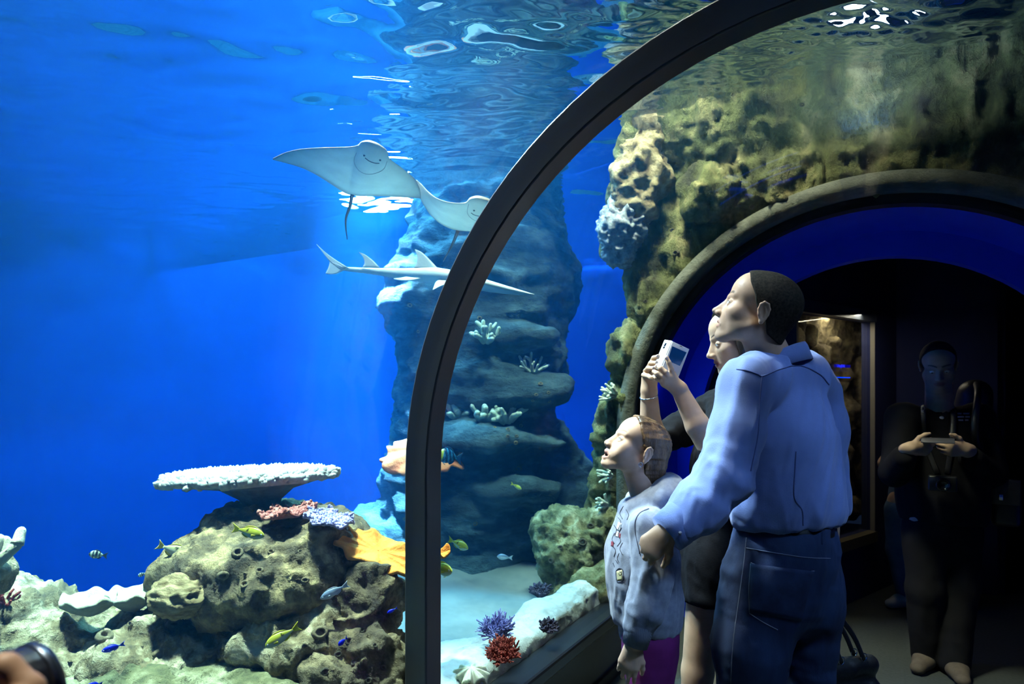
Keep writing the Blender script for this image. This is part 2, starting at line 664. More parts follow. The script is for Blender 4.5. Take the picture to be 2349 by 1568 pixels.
M = {}
M['acrylic'] = mat_acrylic()
M['water'] = mat_water()
M['blue_wall'] = mat('painted_blue_wall', (0.004, 0.085, 0.62), (0.006, 0.12, 0.78), scale=0.9, rough=0.85, lo=0.3, hi=0.7)
M['rib'] = mat('black_steel', (0.075, 0.082, 0.092), rough=0.34, metal=0.3, bump=0.05, bscale=60)
M['steel'] = mat('brushed_steel', (0.10, 0.11, 0.14), rough=0.3, metal=0.9)
M['rim'] = mat('black_rubber', (0.008, 0.008, 0.012), rough=0.5)
M['floor'] = mat('dark_carpet', (0.024, 0.032, 0.032), (0.038, 0.046, 0.046), scale=60, rough=0.9, bump=0.4, bscale=400)
M['plinth'] = mat('dark_plinth_panel', (0.012, 0.02, 0.05), (0.02, 0.03, 0.06), scale=3, rough=0.25)
M['portal_blue'] = mat('blue_portal_paint', (0.006, 0.05, 0.66), (0.008, 0.06, 0.72), scale=2, rough=0.5)
M['room_blue'] = mat('dark_room_paint', (0.012, 0.02, 0.10), (0.014, 0.025, 0.12), scale=2, rough=0.8)
M['room_black'] = mat('black_ceiling_paint', (0.006, 0.006, 0.010), rough=0.9)
M['sand'] = mat('pale_sand', (0.26, 0.27, 0.25), (0.36, 0.36, 0.335), scale=5, rough=0.95, bump=0.35, bscale=160)
M['rock_reef'] = mat('reef_rock', (0.05, 0.04, 0.024), (0.72, 0.54, 0.24), (0.20, 0.15, 0.075), scale=11, rough=0.9, bump=1.0, bscale=22, lo=0.32, hi=0.70)
M['rock_wall'] = mat('algae_rock', (0.035, 0.03, 0.018), (0.46, 0.38, 0.19), (0.14, 0.145, 0.05), scale=6, rough=0.95, bump=1.2, bscale=18, lo=0.30, hi=0.72, stretch=(1, 1, .6))
M['rock_column'] = mat('grey_column_rock', (0.018, 0.036, 0.045), (0.17, 0.27, 0.30), (0.055, 0.10, 0.12), scale=3.5, rough=0.95, bump=1.0, bscale=14, lo=0.3, hi=0.72, stretch=(1, 1, 2.2))
M['rock_green'] = mat('pitted_green_rock', (0.04, 0.045, 0.022), (0.66, 0.60, 0.36), (0.22, 0.21, 0.09), scale=9, rough=0.95, bump=1.2, bscale=20, lo=0.30, hi=0.70, vor=.3, vscale=14)
M['rock_white'] = mat('white_rock', (0.35, 0.34, 0.29), (0.80, 0.79, 0.72), scale=7, rough=0.95, bump=0.9, bscale=24, lo=0.30, hi=0.5)
M['concrete'] = mat('grey_cement_ring', (0.07, 0.075, 0.06), (0.15, 0.155, 0.13), scale=8, rough=0.9, bump=.5, bscale=30)
# ---------------------------------------------------------------- the setting
TR, TZ = 1.13, 1.19          # tunnel inner radius and springing height


def arch(R, zb=0.37, n=48, zc=TZ):
    """left foot -> crown -> right foot, list of (x, z)"""
    a = np.linspace(np.pi, 0, n)
    p = [(-R, zb + (zc - zb) * k / 5) for k in range(5)]
    p += [(R * math.cos(t), zc + R * math.sin(t)) for t in a]
    p += [(R, zb + (zc - zb) * k / 5) for k in range(4, -1, -1)]
    return np.array(p)


def arch_band(R0, R1, y0, y1, zb=0.37, n=48, zc=TZ, R0b=None, R1b=None):
    """closed solid between two arches, from y0 to y1"""
    A, B = arch(R0, zb, n, zc), arch(R1, zb, n, zc)
    m = len(A)
    v = []
    for (Q, y) in ((A, y0), (B, y0), (B, y1), (A, y1)):
        v.append(np.stack([Q[:, 0], np.full(m, y), Q[:, 1]], 1))
    v = np.concatenate(v)
    f = []
    for k in range(4):
        a, b = k * m, ((k + 1) % 4) * m
        f += [(a + i, b + i, b + i + 1, a + i + 1) for i in range(m - 1)]
    f += [(0, 3 * m, 2 * m, m), (m - 1, 2 * m - 1, 3 * m - 1, 4 * m - 1)]
    return v, f


def struct(name, vf, m, parent=None, smooth=False, label=None, origin=None, cat=None):
    o = build(name, vf[0], vf[1], m, parent, origin, smooth)
    if parent is None:
        o['kind'] = 'structure'
        if label: o['label'] = label
        if cat: o['category'] = cat
    return o


def auto_smooth(o, ang=40):
    me = o.data
    bm = bmesh.new(); bm.from_mesh(me)
    for e in bm.edges:
        if len(e.link_faces) == 2 and e.calc_face_angle(0) > math.radians(ang): e.smooth = False
    for p in bm.faces: p.smooth = True
    bm.to_mesh(me); bm.free()
    return o


struct('floor', box((0.6, 2.4, -0.05), (5.6, 11.0, 0.1)), M['floor'], label='dark carpeted tunnel floor', cat='floor')

# acrylic tunnel: two curved panes with the black rib between them
win = empty('window_1', (0, 0, 0.37), 'curved clear acrylic vault of the tunnel between visitors and tank', 'acrylic tunnel', kind='structure')
for y0, y1 in ((-2.6, 1.497), (1.577, 3.455)):
    auto_smooth(struct('pane', arch_band(TR, TR + 0.05, y0, y1), M['acrylic'], win))
rib = struct('arch_rib', arch_band(1.085, 1.165, 1.50, 1.574, zb=0.34), M['rib'])
auto_smooth(rib)
bv = rib.modifiers.new('bevel', 'BEVEL'); bv.width = 0.005; bv.segments = 2; bv.limit_method = 'ANGLE'
rib['kind'] = 'structure'; rib.name = 'trim_1'; rib['label'] = 'black steel arch rib joining two curved acrylic panes'; rib['category'] = 'arch rib'
# bottom frame and plinth on both sides
for s, nm in ((-1, 'left'), (1, 'right')):
    b = empty('baseboard_' + nm, (s * 1.14, 0.4, 0), 'dark glossy plinth with steel rail under the tunnel acrylic, %s' % ('tank side' if s < 0 else 'opposite the reef'), 'plinth', kind='structure')
    struct('panel', bevbox((s * 1.19, 0.44, 0.155), (0.10, 6.08, 0.31), 0.004), M['plinth'], b)
    struct('rail', bevbox((s * 1.145, 0.44, 0.34), (0.13, 6.08, 0.06), 0.012), M['steel'], b)
    struct('toe_strip', bevbox((s * 1.135, 0.44, 0.03), (0.02, 6.08, 0.06), 0.004), M['rim'], b)

# portal at the end of the tunnel: rubber rim, cement ring, blue vault, arched end wall
ring = auto_smooth(struct('trim_2', arch_band(1.105, 1.155, 3.458, 3.53, zb=0.0), M['rim'], label='black rubber rim around the blue portal', cat='portal rim'))
cem = struct('trim_3', arch_band(1.15, 1.225, 3.345, 3.50, zb=0.0, n=90), M['concrete'], smooth=True, label='grey cement ring between portal rim and rock', cat='cement ring')
vault = auto_smooth(struct('ceiling', arch_band(1.12, 1.20, 3.53, 4.13, zb=0.0), M['portal_blue'], label='blue painted portal vault', cat='portal vault'))


def arched_wall(y0, y1, R, zc, W, H):
    A = arch(R, 0.0, 40, zc)
    m = len(A)
    B = []
    for (x, z) in A:
        if z < zc * 0.999 and abs(abs(x) - R) < 1e-6: B.append((math.copysign(W, x), z))
        else:
            a = math.atan2(z - zc, x)
            k = min(W / max(abs(math.cos(a)), 1e-6), (H - zc) / max(math.sin(a), 1e-6))
            B.append((k * math.cos(a), zc + k * math.sin(a)))
    B = np.array(B)
    v = []
    for (Q, y) in ((A, y0), (B, y0), (B, y1), (A, y1)):
        v.append(np.stack([Q[:, 0], np.full(m, y), Q[:, 1]], 1))
    v = np.concatenate(v)
    f = []
    for k in range(4):
        a, b = k * m, ((k + 1) % 4) * m
        f += [(a + i, b + i, b + i + 1, a + i + 1) for i in range(m - 1)]
    f += [(0, 3 * m, 2 * m, m), (m - 1, 2 * m - 1, 3 * m - 1, 4 * m - 1)]
    return v, f


struct('wall_portal', arched_wall(4.132, 4.22, 0.975, 1.20, 1.25, 2.75), M['portal_blue'], label='dark blue end wall of the portal with arched opening', cat='wall')

# dark room beyond the portal
u = unit(V3(0.36, 0.93, 0)); nrm_w = V3(u[1], -u[0], 0)           # window wall direction, normal into the room
w0 = V3(-0.46, 4.25, 0)
Rw = np.stack([u, -nrm_w, UP], 1)


def wall_piece(s0, s1, z0, z1, th=0.08, off=0.0):
    c = w0 + u * (s0 + s1) / 2 - nrm_w * (th / 2 + off) + UP * (z0 + z1) / 2
    return box(c, (s1 - s0, th, z1 - z0), Rw)


WS0, WS1, WZ0, WZ1 = 0.0, 1.118, 0.44, 1.92
struct('wall_window', merge(wall_piece(-0.02, 1.51, 0, WZ0), wall_piece(-0.02, 1.51, WZ1, 2.7), wall_piece(WS1, 1.51, WZ0, WZ1)), M['room_blue'],
       label='dark blue wall around the small rock tank window', cat='wall')
struct('wall_left', box((-0.80, 4.28, 1.35), (0.74, 0.08, 2.7)), M['room_black'], label='dark wall beside the rock tank window', cat='wall')
c1 = w0 + u * 1.51
struct('wall_back', merge(box((c1[0] + 0.30, c1[1] + 0.04, 1.35), (0.62, 0.08, 2.7)), box((c1[0] + 1.75, c1[1] + 1.3, 1.35), (2.4, 0.08, 2.7)),
                          box((c1[0] + 0.62, c1[1] + 0.68, 1.35), (0.08, 1.24, 2.7))), M['room_blue'], label='dark blue back wall of the next room', cat='wall')
struct('wall_right', box((2.3, 5.9, 1.35), (0.08, 3.4, 2.7)), M['room_blue'], label='dark blue side wall of the next room', cat='wall')
struct('ceiling_room', box((0.6, 5.9, 2.75), (3.6, 3.4, 0.1)), M['room_black'], label='black ceiling of the next room', cat='ceiling')

w2 = empty('window_2', w0 + u * 0.56 + UP * WZ0, 'framed rock tank window in the dark room behind the man in the blue shirt', 'tank window', kind='structure')
struct('pane', wall_piece(WS0 + 0.012, WS1 - 0.012, WZ0 + 0.012, WZ1 - 0.012, 0.012, 0.03), M['acrylic'], w2)
M['frame_grey'] = mat('grey_window_frame', (0.10, 0.12, 0.16), rough=0.4, metal=0.3)
M['frame_tan'] = mat('tan_window_sill', (0.14, 0.12, 0.075), rough=0.5)
struct('frame_head', wall_piece(WS0 - .02, WS1 + 0.01, WZ1 - 0.002, WZ1 + 0.075, 0.05, -0.02), M['frame_grey'], w2)
struct('frame_sill', wall_piece(WS0 - .02, WS1 + 0.0, WZ0 - 0.07, WZ0 + 0.002, 0.06, -0.03), M['frame_tan'], w2)
M['frame_edge'] = mat('pale_window_edge', (0.32, 0.30, 0.26), rough=0.5)
struct('frame_edge', wall_piece(WS1 - 0.006, WS1 + 0.004, WZ0, WZ1, 0.03, -0.012), M['frame_edge'], w2)
struct('wall_recess', merge(wall_piece(-0.05, 2.2, 0.3, 2.1, 0.04, 0.62), wall_piece(-0.05, 2.2, 2.02, 2.10, 0.56, 0.08)), M['room_black'], label='black casing of the small rock tank', cat='casing')
lw = w0 + u * 0.62 - nrm_w * 0.17 + UP * 1.90
area('rock_tank_lamp', w0 + u * 1.0 - nrm_w * .17 + UP * 1.98, w0 + u * 1.1 - nrm_w * .30 + UP * .6, 0.06, 5.5, (1.0, 0.90, 0.66), size_y=1.3)

# tank shell: blue painted wall sweeping round the tank
wall_xy = spline([(-1.2, -3.4), (-4.5, -3.5), (-6.6, -2.0), (-6.9, 1.0), (-6.4, 4.2), (-4.6, 6.6), (-2.4, 7.1), (-0.9, 7.05)], 70)
nz_ = 12
zz = np.linspace(-1.6, 4.6, nz_)
v = np.concatenate([np.stack([wall_xy[:, 0], wall_xy[:, 1], np.full(len(wall_xy), z)], 1) for z in zz])
m_ = len(wall_xy)
f = [(k * m_ + i, k * m_ + i + 1, (k + 1) * m_ + i + 1, (k + 1) * m_ + i) for k in range(nz_ - 1) for i in range(m_ - 1)]
o = struct('wall_tank', (v, f), M['blue_wall'], smooth=True, label='bright blue painted wall curving around the tank', cat='tank wall')
so = o.modifiers.new('solid', 'SOLIDIFY'); so.thickness = 0.08; so.offset = 0.0
struct('wall_tank_side', merge(box((-1.16, 5.6, 2.2), (0.08, 2.9, 4.4)), box((3.0, 0.2, 2.2), (0.08, 7.4, 4.4)), box((0.9, -3.5, 2.2), (4.2, 0.08, 4.4))), M['blue_wall'], label='blue painted side wall of the tank', cat='tank wall')


# sand bed
def bank(x, y):
    """the sand shelf falls away into deep water beyond the reef"""
    l = ((x + 2.2) * -0.772 - (y - 2.2) * 0.636)          # distance left of the shelf line
    a = np.clip((l + 0.15) / 0.7, 0, 1)
    r = np.clip((np.hypot(x + 1.0, y - 0.9) - 1.75) / 0.55, 0, 1)
    k = np.minimum(a, r)
    return k * k * (3 - 2 * k)


def sand_z(x, y):
    p = np.stack([x, y, 0 * x], 1)
    return 0.27 + 0.05 * fbm(p * 1.3, 3, 3) + 0.012 * fbm(p * 6, 2, 5) - 1.7 * bank(x, y) - 0.06 * np.exp(-((x + 1.75) ** 2 + (y - 2.2) ** 2) / 0.35) + 0.10 * np.exp(-((x + 2.9) ** 2 + (y - 3.5) ** 2) / 0.5)


gx, gy = np.meshgrid(np.linspace(-6.85, -1.16, 130), np.linspace(-3.4, 7.0, 200), indexing='ij')
gz = sand_z(gx.ravel(), gy.ravel())
v = np.stack([gx.ravel(), gy.ravel(), gz], 1)
ny_ = 200
f = [(i * ny_ + j, (i + 1) * ny_ + j, (i + 1) * ny_ + j + 1, i * ny_ + j + 1) for i in range(129) for j in range(ny_ - 1)]
o = struct('floor_tank', (v, f), M['sand'], smooth=True, label='pale rippled sand bed of the tank', cat='sand')
struct('floor_tank_right', box((2.1, 0.2, 0.2), (1.75, 7.3, 0.1)), M['sand'], label='sand bed on the far side of the tunnel', cat='sand')


# water body: rippled top, hollow where the tunnel runs
def wave(x, y):
    p = np.stack([x * 0.80 + y * 0.6, (y * 0.8 - x * 0.6) * 2.0, 0 * x], 1)
    a = 0.034 * fbm(p * 1.1, 2, 11) + 0.011 * fbm(p * 3.8, 3, 23)
    stir = np.exp(-((x - 0.02) ** 2 + (y - 2.85) ** 2) / 0.30)
    return a + 0.0080 * stir * fbm(p * 15, 2, 31)


def water_slice_block(xs, ys, cut):
    """extruded block with wavy top; cut: cross-section points under the top from right to left"""
    nx = len(xs)
    k = len(cut)
    V = []
    for y in ys:
        top = np.stack([xs, np.full(nx, y), WATER_Z + wave(xs, np.full(nx, y))], 1)
        low = np.stack([cut[:, 0], np.full(k, y), cut[:, 1]], 1)
        V.append(np.concatenate([top, low]))
    V = np.concatenate(V)
    n = nx + k
    Fq = []
    for j in range(len(ys) - 1):
        a, b = j * n, (j + 1) * n
        Fq += [(a + i, a + (i + 1) % n, b + (i + 1) % n, b + i) for i in range(n)]
    Fq.append(tuple(range(n - 1, -1, -1)))
    Fq.append(tuple((len(ys) - 1) * n + i for i in range(n)))
    return V, Fq


A = arch(TR + 0.052, 0.05, 40)[::-1]
cutA = np.concatenate([[(2.95, 0.05)], A, [(-1.21, 0.05), (-1.21, -1.6), (-6.8, -1.6)]])
xsA = np.concatenate([np.linspace(-6.8, -0.7, 236, endpoint=False), np.linspace(-0.7, 0.75, 146, endpoint=False), np.linspace(0.75, 2.95, 70)])
ysA = np.concatenate([np.linspace(-3.3, 2.2, 210, endpoint=False), np.linspace(2.2, 3.5, 131, endpoint=False), np.linspace(3.5, 3.88, 15)])
vA = water_slice_block(xsA, ysA, cutA)
cutB = np.array([(-1.22, -1.6), (-6.8, -1.6)])
vB = water_slice_block(np.linspace(-6.8, -1.22, 250), np.linspace(3.884, 6.95, 137), cutB)
vW, fW = merge(vA, vB)
wat = build('tank_water', vW, fW, M['water'], smooth=True)
auto_smooth(wat, 50)
tag(wat, 'clear blue tank water with a rippled mirror-like surface', 'water', kind='stuff')
# ---------------------------------------------------------------- rocks
BV = {}


def rock(name, label, lo, hi, h, fn, m, disp, origin=None, cat='rock', seed=0, kind=None, parent=None, it=1):
    s = SDF(lo, hi, h)
    fn(s)
    v, f = s.mesh()
    v = relax(v, f, it)
    n = vnormals(v, f)
    d = np.zeros(len(v))
    for (amp, sc, octv, ridge, st) in disp:
        d += amp * fbm(v * np.asarray(st) * sc, octv, seed + int(sc * 10), ridge=ridge)
    v = v + n * d[:, None]
    if parent is not None:
        o = build(name, v, f, m, parent)
    else:
        if origin is None:
            origin = np.array([v[:, 0].mean(), v[:, 1].mean(), v[:, 2].min()])
        o = build(name, v, f, m, None, origin)
        tag(o, label, cat, kind=kind)
    BV[label] = bvh_of(v, f)
    return o


I3 = (1, 1, 1)


# main reef left of the rib
def f_reef(s):
    # boulder under the table coral
    s.ell(P(650, 1292, 2.30), (0.34, 0.34, 0.165), 0.05)
    s.ell(P(500, 1300, 2.30), (0.13, 0.2, 0.10), 0.05)
    s.ell(P(620, 1210, 2.40), (0.20, 0.2, 0.06), 0.05)
    s.ell(P(740, 1250, 2.25), (0.13, 0.16, 0.12), 0.05)


rock('reef_boulder', 'dark domed reef boulder carrying the white table coral', P(640, 1290, 2.3) - .62, P(640, 1290, 2.3) + .62, 0.0105, f_reef,
     M['rock_reef'], [(0.030, 4, 3, False, I3), (0.014, 13, 3, True, I3), (0.008, 36, 2, True, I3)], seed=3)


def f_ridge(s):
    s.ell(P(330, 1480, 2.12), (0.30, 0.24, 0.125), 0.06)
    s.ell(P(110, 1490, 2.08), (0.28, 0.24, 0.13), 0.06)
    s.ell(P(15, 1425, 2.02), (0.14, 0.16, 0.09), 0.05)
    s.ell(P(520, 1500, 2.20), (0.24, 0.26, 0.13), 0.06)
    s.chain([P(-160, 1490, 1.95), P(-130, 1370, 1.87), P(-45, 1312, 1.78)], [.11, .055, .026], 0.04)
    s.ell(P(690, 1450, 2.12), (0.24, 0.22, 0.10), 0.06)
    s.ell(P(420, 1560, 2.3), (0.62, 0.36, 0.16), 0.08)
    s.ell(P(560, 1570, 2.02), (0.24, 0.16, 0.085), 0.03, 'sub')
    s.ell(P(180, 1590, 1.92), (0.18, 0.12, 0.05), 0.03, 'sub')


rock('reef_ridge', 'pale topped low reef ridge running out from under the domed boulder', P(380, 1520, 2.12) - V3(1.05, 1.05, .42), P(380, 1520, 2.12) + V3(1.05, 1.05, .48), 0.0112, f_ridge,
     mat('ridge_rock', (0.06, 0.05, 0.03), (0.80, 0.68, 0.42), (0.28, 0.21, 0.10), scale=11, rough=0.9, bump=1.1, bscale=22, lo=0.30, hi=0.66),
     [(0.040, 5, 3, False, I3), (0.026, 11, 3, True, I3), (0.011, 30, 2, True, I3)], seed=8)


def f_outcrop(s):
    s.ell(P(850, 1390, 2.12), (0.085, 0.12, 0.13), 0.04)
    s.ell(P(800, 1340, 2.20), (0.10, 0.12, 0.11), 0.04)
    s.ell(P(830, 1500, 2.05), (0.15, 0.12, 0.12), 0.04)
    s.ell(P(770, 1560, 2.0), (0.20, 0.15, 0.10), 0.04)
    s.ell(P(905, 1540, 2.15), (0.055, 0.08, 0.075), 0.02)
    s.ell(P(820, 1640, 2.15), (0.24, 0.22, 0.22), 0.05)


rock('reef_outcrop', 'knobbly brown rock outcrop under the orange ruffled coral', P(840, 1480, 2.1) - V3(.42, .42, .50), P(840, 1480, 2.1) + V3(.42, .42, .36), 0.0105, f_outcrop,
     mat('outcrop_rock', (0.04, 0.03, 0.02), (0.50, 0.37, 0.18), (0.16, 0.12, 0.06), scale=12, rough=0.9, bump=1.1, bscale=26, lo=0.3, hi=0.7),
     [(0.028, 7, 3, False, I3), (0.022, 17, 2, True, I3), (0.009, 40, 2, True, I3)], seed=12)


def f_rubble(s):
    for i, (px, py, d, r) in enumerate(((250, 1600, 1.86, .10), (380, 1610, 1.84, .09), (480, 1600, 1.90, .07), (100, 1615, 1.80, .09), (640, 1612, 1.86, .08), (300, 1650, 1.9, .22), (520, 1660, 1.95, .24))):
        s.ell(P(px, py, d), (r * 1.3, r, r * .75), 0.03)


rock('reef_rubble', 'grey green rubble stones at the foot of the reef below the ridge', P(380, 1620, 1.87) - V3(.65, .65, .2), P(380, 1620, 1.87) + V3(.65, .65, .16), 0.012, f_rubble,
     M['rock_green'], [(0.022, 7, 3, False, I3), (0.008, 22, 2, True, I3)], seed=17)


# tall rock column standing on the sand
def f_col(s):
    D = 4.75
    s.chain([P(1075, 1320, D), P(1090, 1100, D), P(1105, 850, D), P(1110, 640, D + .15), P(1130, 480, D + .35)], [.70, .62, .56, .62, .55], 0.15)
    s.ell(P(940, 1270, 4.65), (0.42, 0.45, 0.30), 0.15)
    s.ell(P(880, 1240, 4.75), (0.34, 0.34, 0.22), 0.12)
    s.ell(P(1000, 690, D), (0.36, 0.4, 0.30), 0.15)
    s.ell(P(1270, 1130, 4.7), (0.22, 0.4, 0.55), 0.12)
    s.ell(P(1180, 1010, 4.28), (0.36, 0.24, 0.09), 0.06)                # ledges
    s.ell(P(1060, 1000, 4.22), (0.36, 0.22, 0.07), 0.06)
    s.ell(P(1190, 890, 4.30), (0.34, 0.24, 0.13), 0.08)
    s.ell(P(1150, 770, 4.35), (0.40, 0.22, 0.07), 0.06)
    s.ell(P(1180, 1120, 4.18), (0.32, 0.22, 0.10), 0.08)
    s.ell(P(1050, 1060, 4.05), (0.30, 0.14, 0.06), 0.05, 'sub')          # dark recess under a ledge
    s.ell(P(1100, 945, 4.08), (0.34, 0.12, 0.045), 0.05, 'sub')
    s.ell(P(1040, 1105, 4.0), (0.22, 0.14, 0.09), 0.05, 'sub')


rock('rock_column', 'tall blue grey ledged rock column rising from the sand to the surface', P(1080, 900, 4.7) - V3(1.25, 1.25, 1.25), P(1080, 900, 4.7) + V3(1.25, 1.25, 1.75), 0.028, f_col,
     M['rock_column'], [(0.07, 1.9, 3, False, (1, 1, 1.6)), (0.035, 3.2, 3, True, (1, 1, 3.2)), (0.012, 12, 2, False, (1, 1, 2))], seed=21)


# rock face round the portal, standing in the water
LZ = [-0.1, .3, .6, 1.0, 1.28, 1.6, 1.85, 2.1, 2.35, 2.6, 2.93, 3.2]
LX = [-1.55, -1.48, -1.44, -1.40, -1.36, -1.24, -1.15, -1.20, -1.30, -1.24, -1.13, -1.1]


def f_wall(s):
    def g(x, y, z):
        xl = np.interp(z.ravel(), LZ, LX).reshape(z.shape)
        front = 3.43 - 0.13 * np.clip((z - 2.25) / 0.6, 0, 1) ** 1.3 + 0.10 * np.clip((x + .3) / 2.5, 0, 1)
        return np.maximum(np.maximum(xl - x, front - y), np.maximum(y - 3.93, z - 3.02)) + 0 * x
    s.field(g)
    for (px, py, d, r) in ((1440, 800, 3.62, .10), (1420, 940, 3.62, .11), (1500, 690, 3.55, .08), (1420, 560, 3.60, .10), (1620, 440, 3.3, .12), (1800, 400, 3.2, .12), (1400, 1190, 3.66, .12), (1385, 1250, 3.62, .10)):
        s.ell(P(px, py, d), (r, r * .8, r * .9), 0.08)
    s.field(lambda x, y, z: np.where(z > TZ, np.sqrt(x * x + (z - TZ) ** 2), np.abs(x) + 0 * z) - np.where(y < 3.5, 1.215, 1.32), 'sub', 0.015)


rock('portal_rock', 'mossy pitted rock face surrounding the portal arch', (-1.75, 2.85, 0.1), (2.85, 4.02, 2.99), 0.018, f_wall, M['rock_wall'],
     [(0.040, 3.0, 3, False, I3), (0.034, 7.5, 3, True, (1.3, 1.3, .7)), (0.016, 20, 2, True, (1.2, 1.2, .6))], seed=31)
PR = bpy.context.scene.objects['portal_rock']


def f_tan(s):
    s.chain([P(1490, 300, 3.46), P(1470, 400, 3.50), P(1460, 470, 3.52)], [.08, .13, .11], .05)


rock('tan_growth', 'tan growth', P(1470, 400, 3.5) - .42, P(1470, 400, 3.5) + .42, 0.013, f_tan,
     mat('tan_growth', (0.22, 0.15, 0.08), (0.66, 0.52, 0.32), (0.40, 0.30, 0.17), scale=16, rough=.9, bump=1.2, bscale=40), [(0.03, 9, 3, True, I3), (0.012, 30, 2, False, I3)], seed=35, parent=PR)


def f_white(s):
    s.chain([P(1445, 440, 3.52), P(1428, 520, 3.52), P(1422, 575, 3.54)], [.06, .10, .07], .05)


rock('white_growth', 'white growth', P(1430, 510, 3.52) - .3, P(1430, 510, 3.52) + .3, 0.010, f_white,
     mat('white_growth', (0.22, 0.24, 0.30), (0.55, 0.57, 0.64), scale=30, rough=.9, bump=1.2, bscale=50), [(0.018, 18, 2, True, I3), (0.014, 55, 2, True, I3)], seed=36, parent=PR)


def f_green(s):
    s.ell(P(1318, 1265, 3.62), (0.20, 0.20, 0.20), 0.06)
    s.ell(P(1290, 1215, 3.70), (0.13, 0.15, 0.09), 0.06)
    s.ell(P(1380, 1210, 3.60), (0.11, 0.12, 0.10), 0.06)
    s.ell(P(1330, 1350, 3.55), (0.15, 0.15, 0.14), 0.05)
    s.ell(P(1385, 1290, 3.45), (0.07, 0.07, 0.11), 0.02, 'sub')


rock('pitted_boulder', 'pitted yellow green boulder on the sand beside the portal rock', P(1320, 1270, 3.6) - V3(.45, .45, .42), P(1320, 1270, 3.6) + V3(.45, .45, .36), 0.013, f_green,
     M['rock_green'], [(0.032, 6, 3, False, I3), (0.026, 14, 3, True, I3), (0.010, 36, 2, True, I3)], seed=41)


def f_green2(s):
    s.ell(P(1355, 1345, 3.38), (0.11, 0.10, 0.10), 0.04)
    s.ell(P(1390, 1310, 3.40), (0.06, 0.07, 0.07), 0.04)


rock('rounded_boulder', 'small rounded green rock behind the white kerb rock near the grey hooded girl', P(1360, 1340, 3.38) - .24, P(1360, 1340, 3.38) + .24, 0.0105, f_green2,
     M['rock_green'], [(0.016, 8, 3, False, I3), (0.006, 26, 2, True, I3)], seed=45)


def f_kerb(s):
    s.chain([(-1.29, .9, .37), (-1.29, 1.9, .37), (-1.30, 2.6, .385), (-1.285, 3.0, .39), (-1.29, 3.38, .40)], [.10, .10, .10, .095, .09], 0.05, sq=((0, 0, 1), .75))
    s.ell((-1.42, 2.15, .33), (.16, .18, .10), .06)
    s.ell((-1.36, 2.75, .35), (.11, .16, .08), .06)
    s.half((-1.205, 0, 0), (1, 0, 0), 0.01)
    s.half((-1.2, 0, 0.20), (0, 0, -1))


rock('kerb_rock', 'white rough rock edging lying along the foot of the acrylic', (-1.62, .75, .18), (-1.19, 3.50, .56), 0.0115, f_kerb,
     M['rock_white'], [(0.012, 7, 3, False, I3), (0.006, 22, 2, True, I3)], seed=51)


# rock behind the small window
def f_small(s):
    def g(x, y, z):
        q = (x - w0[0]) * nrm_w[0] + (y - w0[1]) * nrm_w[1]
        t_ = (x - w0[0]) * u[0] + (y - w0[1]) * u[1]
        return np.maximum(np.maximum(q + 0.34, -(q + 0.58)), np.maximum(-t_, t_ - 2.08)) + 0 * z
    s.field(g)
    R_ = random.Random(4)
    for i in range(90):
        a = R_.uniform(0.0, 2.1); z = R_.uniform(.5, 1.9); r = R_.uniform(.03, .08)
        c = w0 + u * a - nrm_w * R_.uniform(.28, .36) + UP * z
        s.cone(c, c - UP * r * 1.6, r, r * .45, .03)
    c = w0 + u * .06 - nrm_w * .26
    s.chain([c + UP * .4, c + UP * 2.0], [.1, .14], .05)


cs_ = np.array([w0 + u * a - nrm_w * b for a in (-.02, 2.1) for b in (.2, .58)])
lo_, hi_ = cs_.min(0) - .02, cs_.max(0) + .02
lo_[2], hi_[2] = .45, 1.98
o = rock('cave_rock', 'craggy brown and green rock behind the small tank window', lo_, hi_, 0.016, f_small,
         mat('cave_rock', (0.05, 0.04, 0.025), (0.55, 0.46, 0.25), (0.22, 0.18, 0.10), scale=7, rough=.9, bump=1.2, bscale=24, lo=.3, hi=.7), [(0.02, 6, 3, False, I3), (0.014, 16, 3, True, I3), (.006, 40, 2, False, I3)], seed=55)

# ---------------------------------------------------------------- sponge cups and pits set into the rocks
cup_prof = [(1.0, -0.25), (0.98, 0.10), (0.80, 0.36), (0.62, 0.40), (0.50, 0.28), (0.42, -0.1), (0.0, -0.22)]
M['cup'] = mat('tan_sponge', (0.20, 0.13, 0.05), (0.62, 0.50, 0.28), scale=18, rough=.9, bump=.8, bscale=50)
M['cup_dark'] = mat('dark_sponge', (0.05, 0.045, 0.03), (0.20, 0.17, 0.10), scale=16, rough=.9, bump=.8, bscale=40)


def cups(label, rockname, spots, m, seed):
    o = SC.objects[rockname]
    R_ = random.Random(seed)
    vv, ff = lathe(cup_prof, 14)
    vv = vv * (1 + 0.10 * vnoise(vv * 1.7 + seed)[:, None])
    me = mesh_data('sponge_cup', vv, ff, m)
    for (px, py, r) in spots:
        q = hit(BV[label], px, py)
        if q is None: continue
        loc, n = q
        if n @ ray(px, py) > 0: n = -n
        n = unit(n - 0.35 * unit(ray(px, py)))
        depth = (loc - CAM) @ FW
        c = obj('sponge_cup', me, o)
        rr = r * depth / F_PX * .72
        c.scale = (rr * R_.uniform(.9, 1.2), rr * R_.uniform(.8, 1.0), rr)
        c.rotation_euler = Vector(n).to_track_quat('Z', 'Y').to_euler()
        c.location = loc - np.array(o.location) + n * rr * 0.05


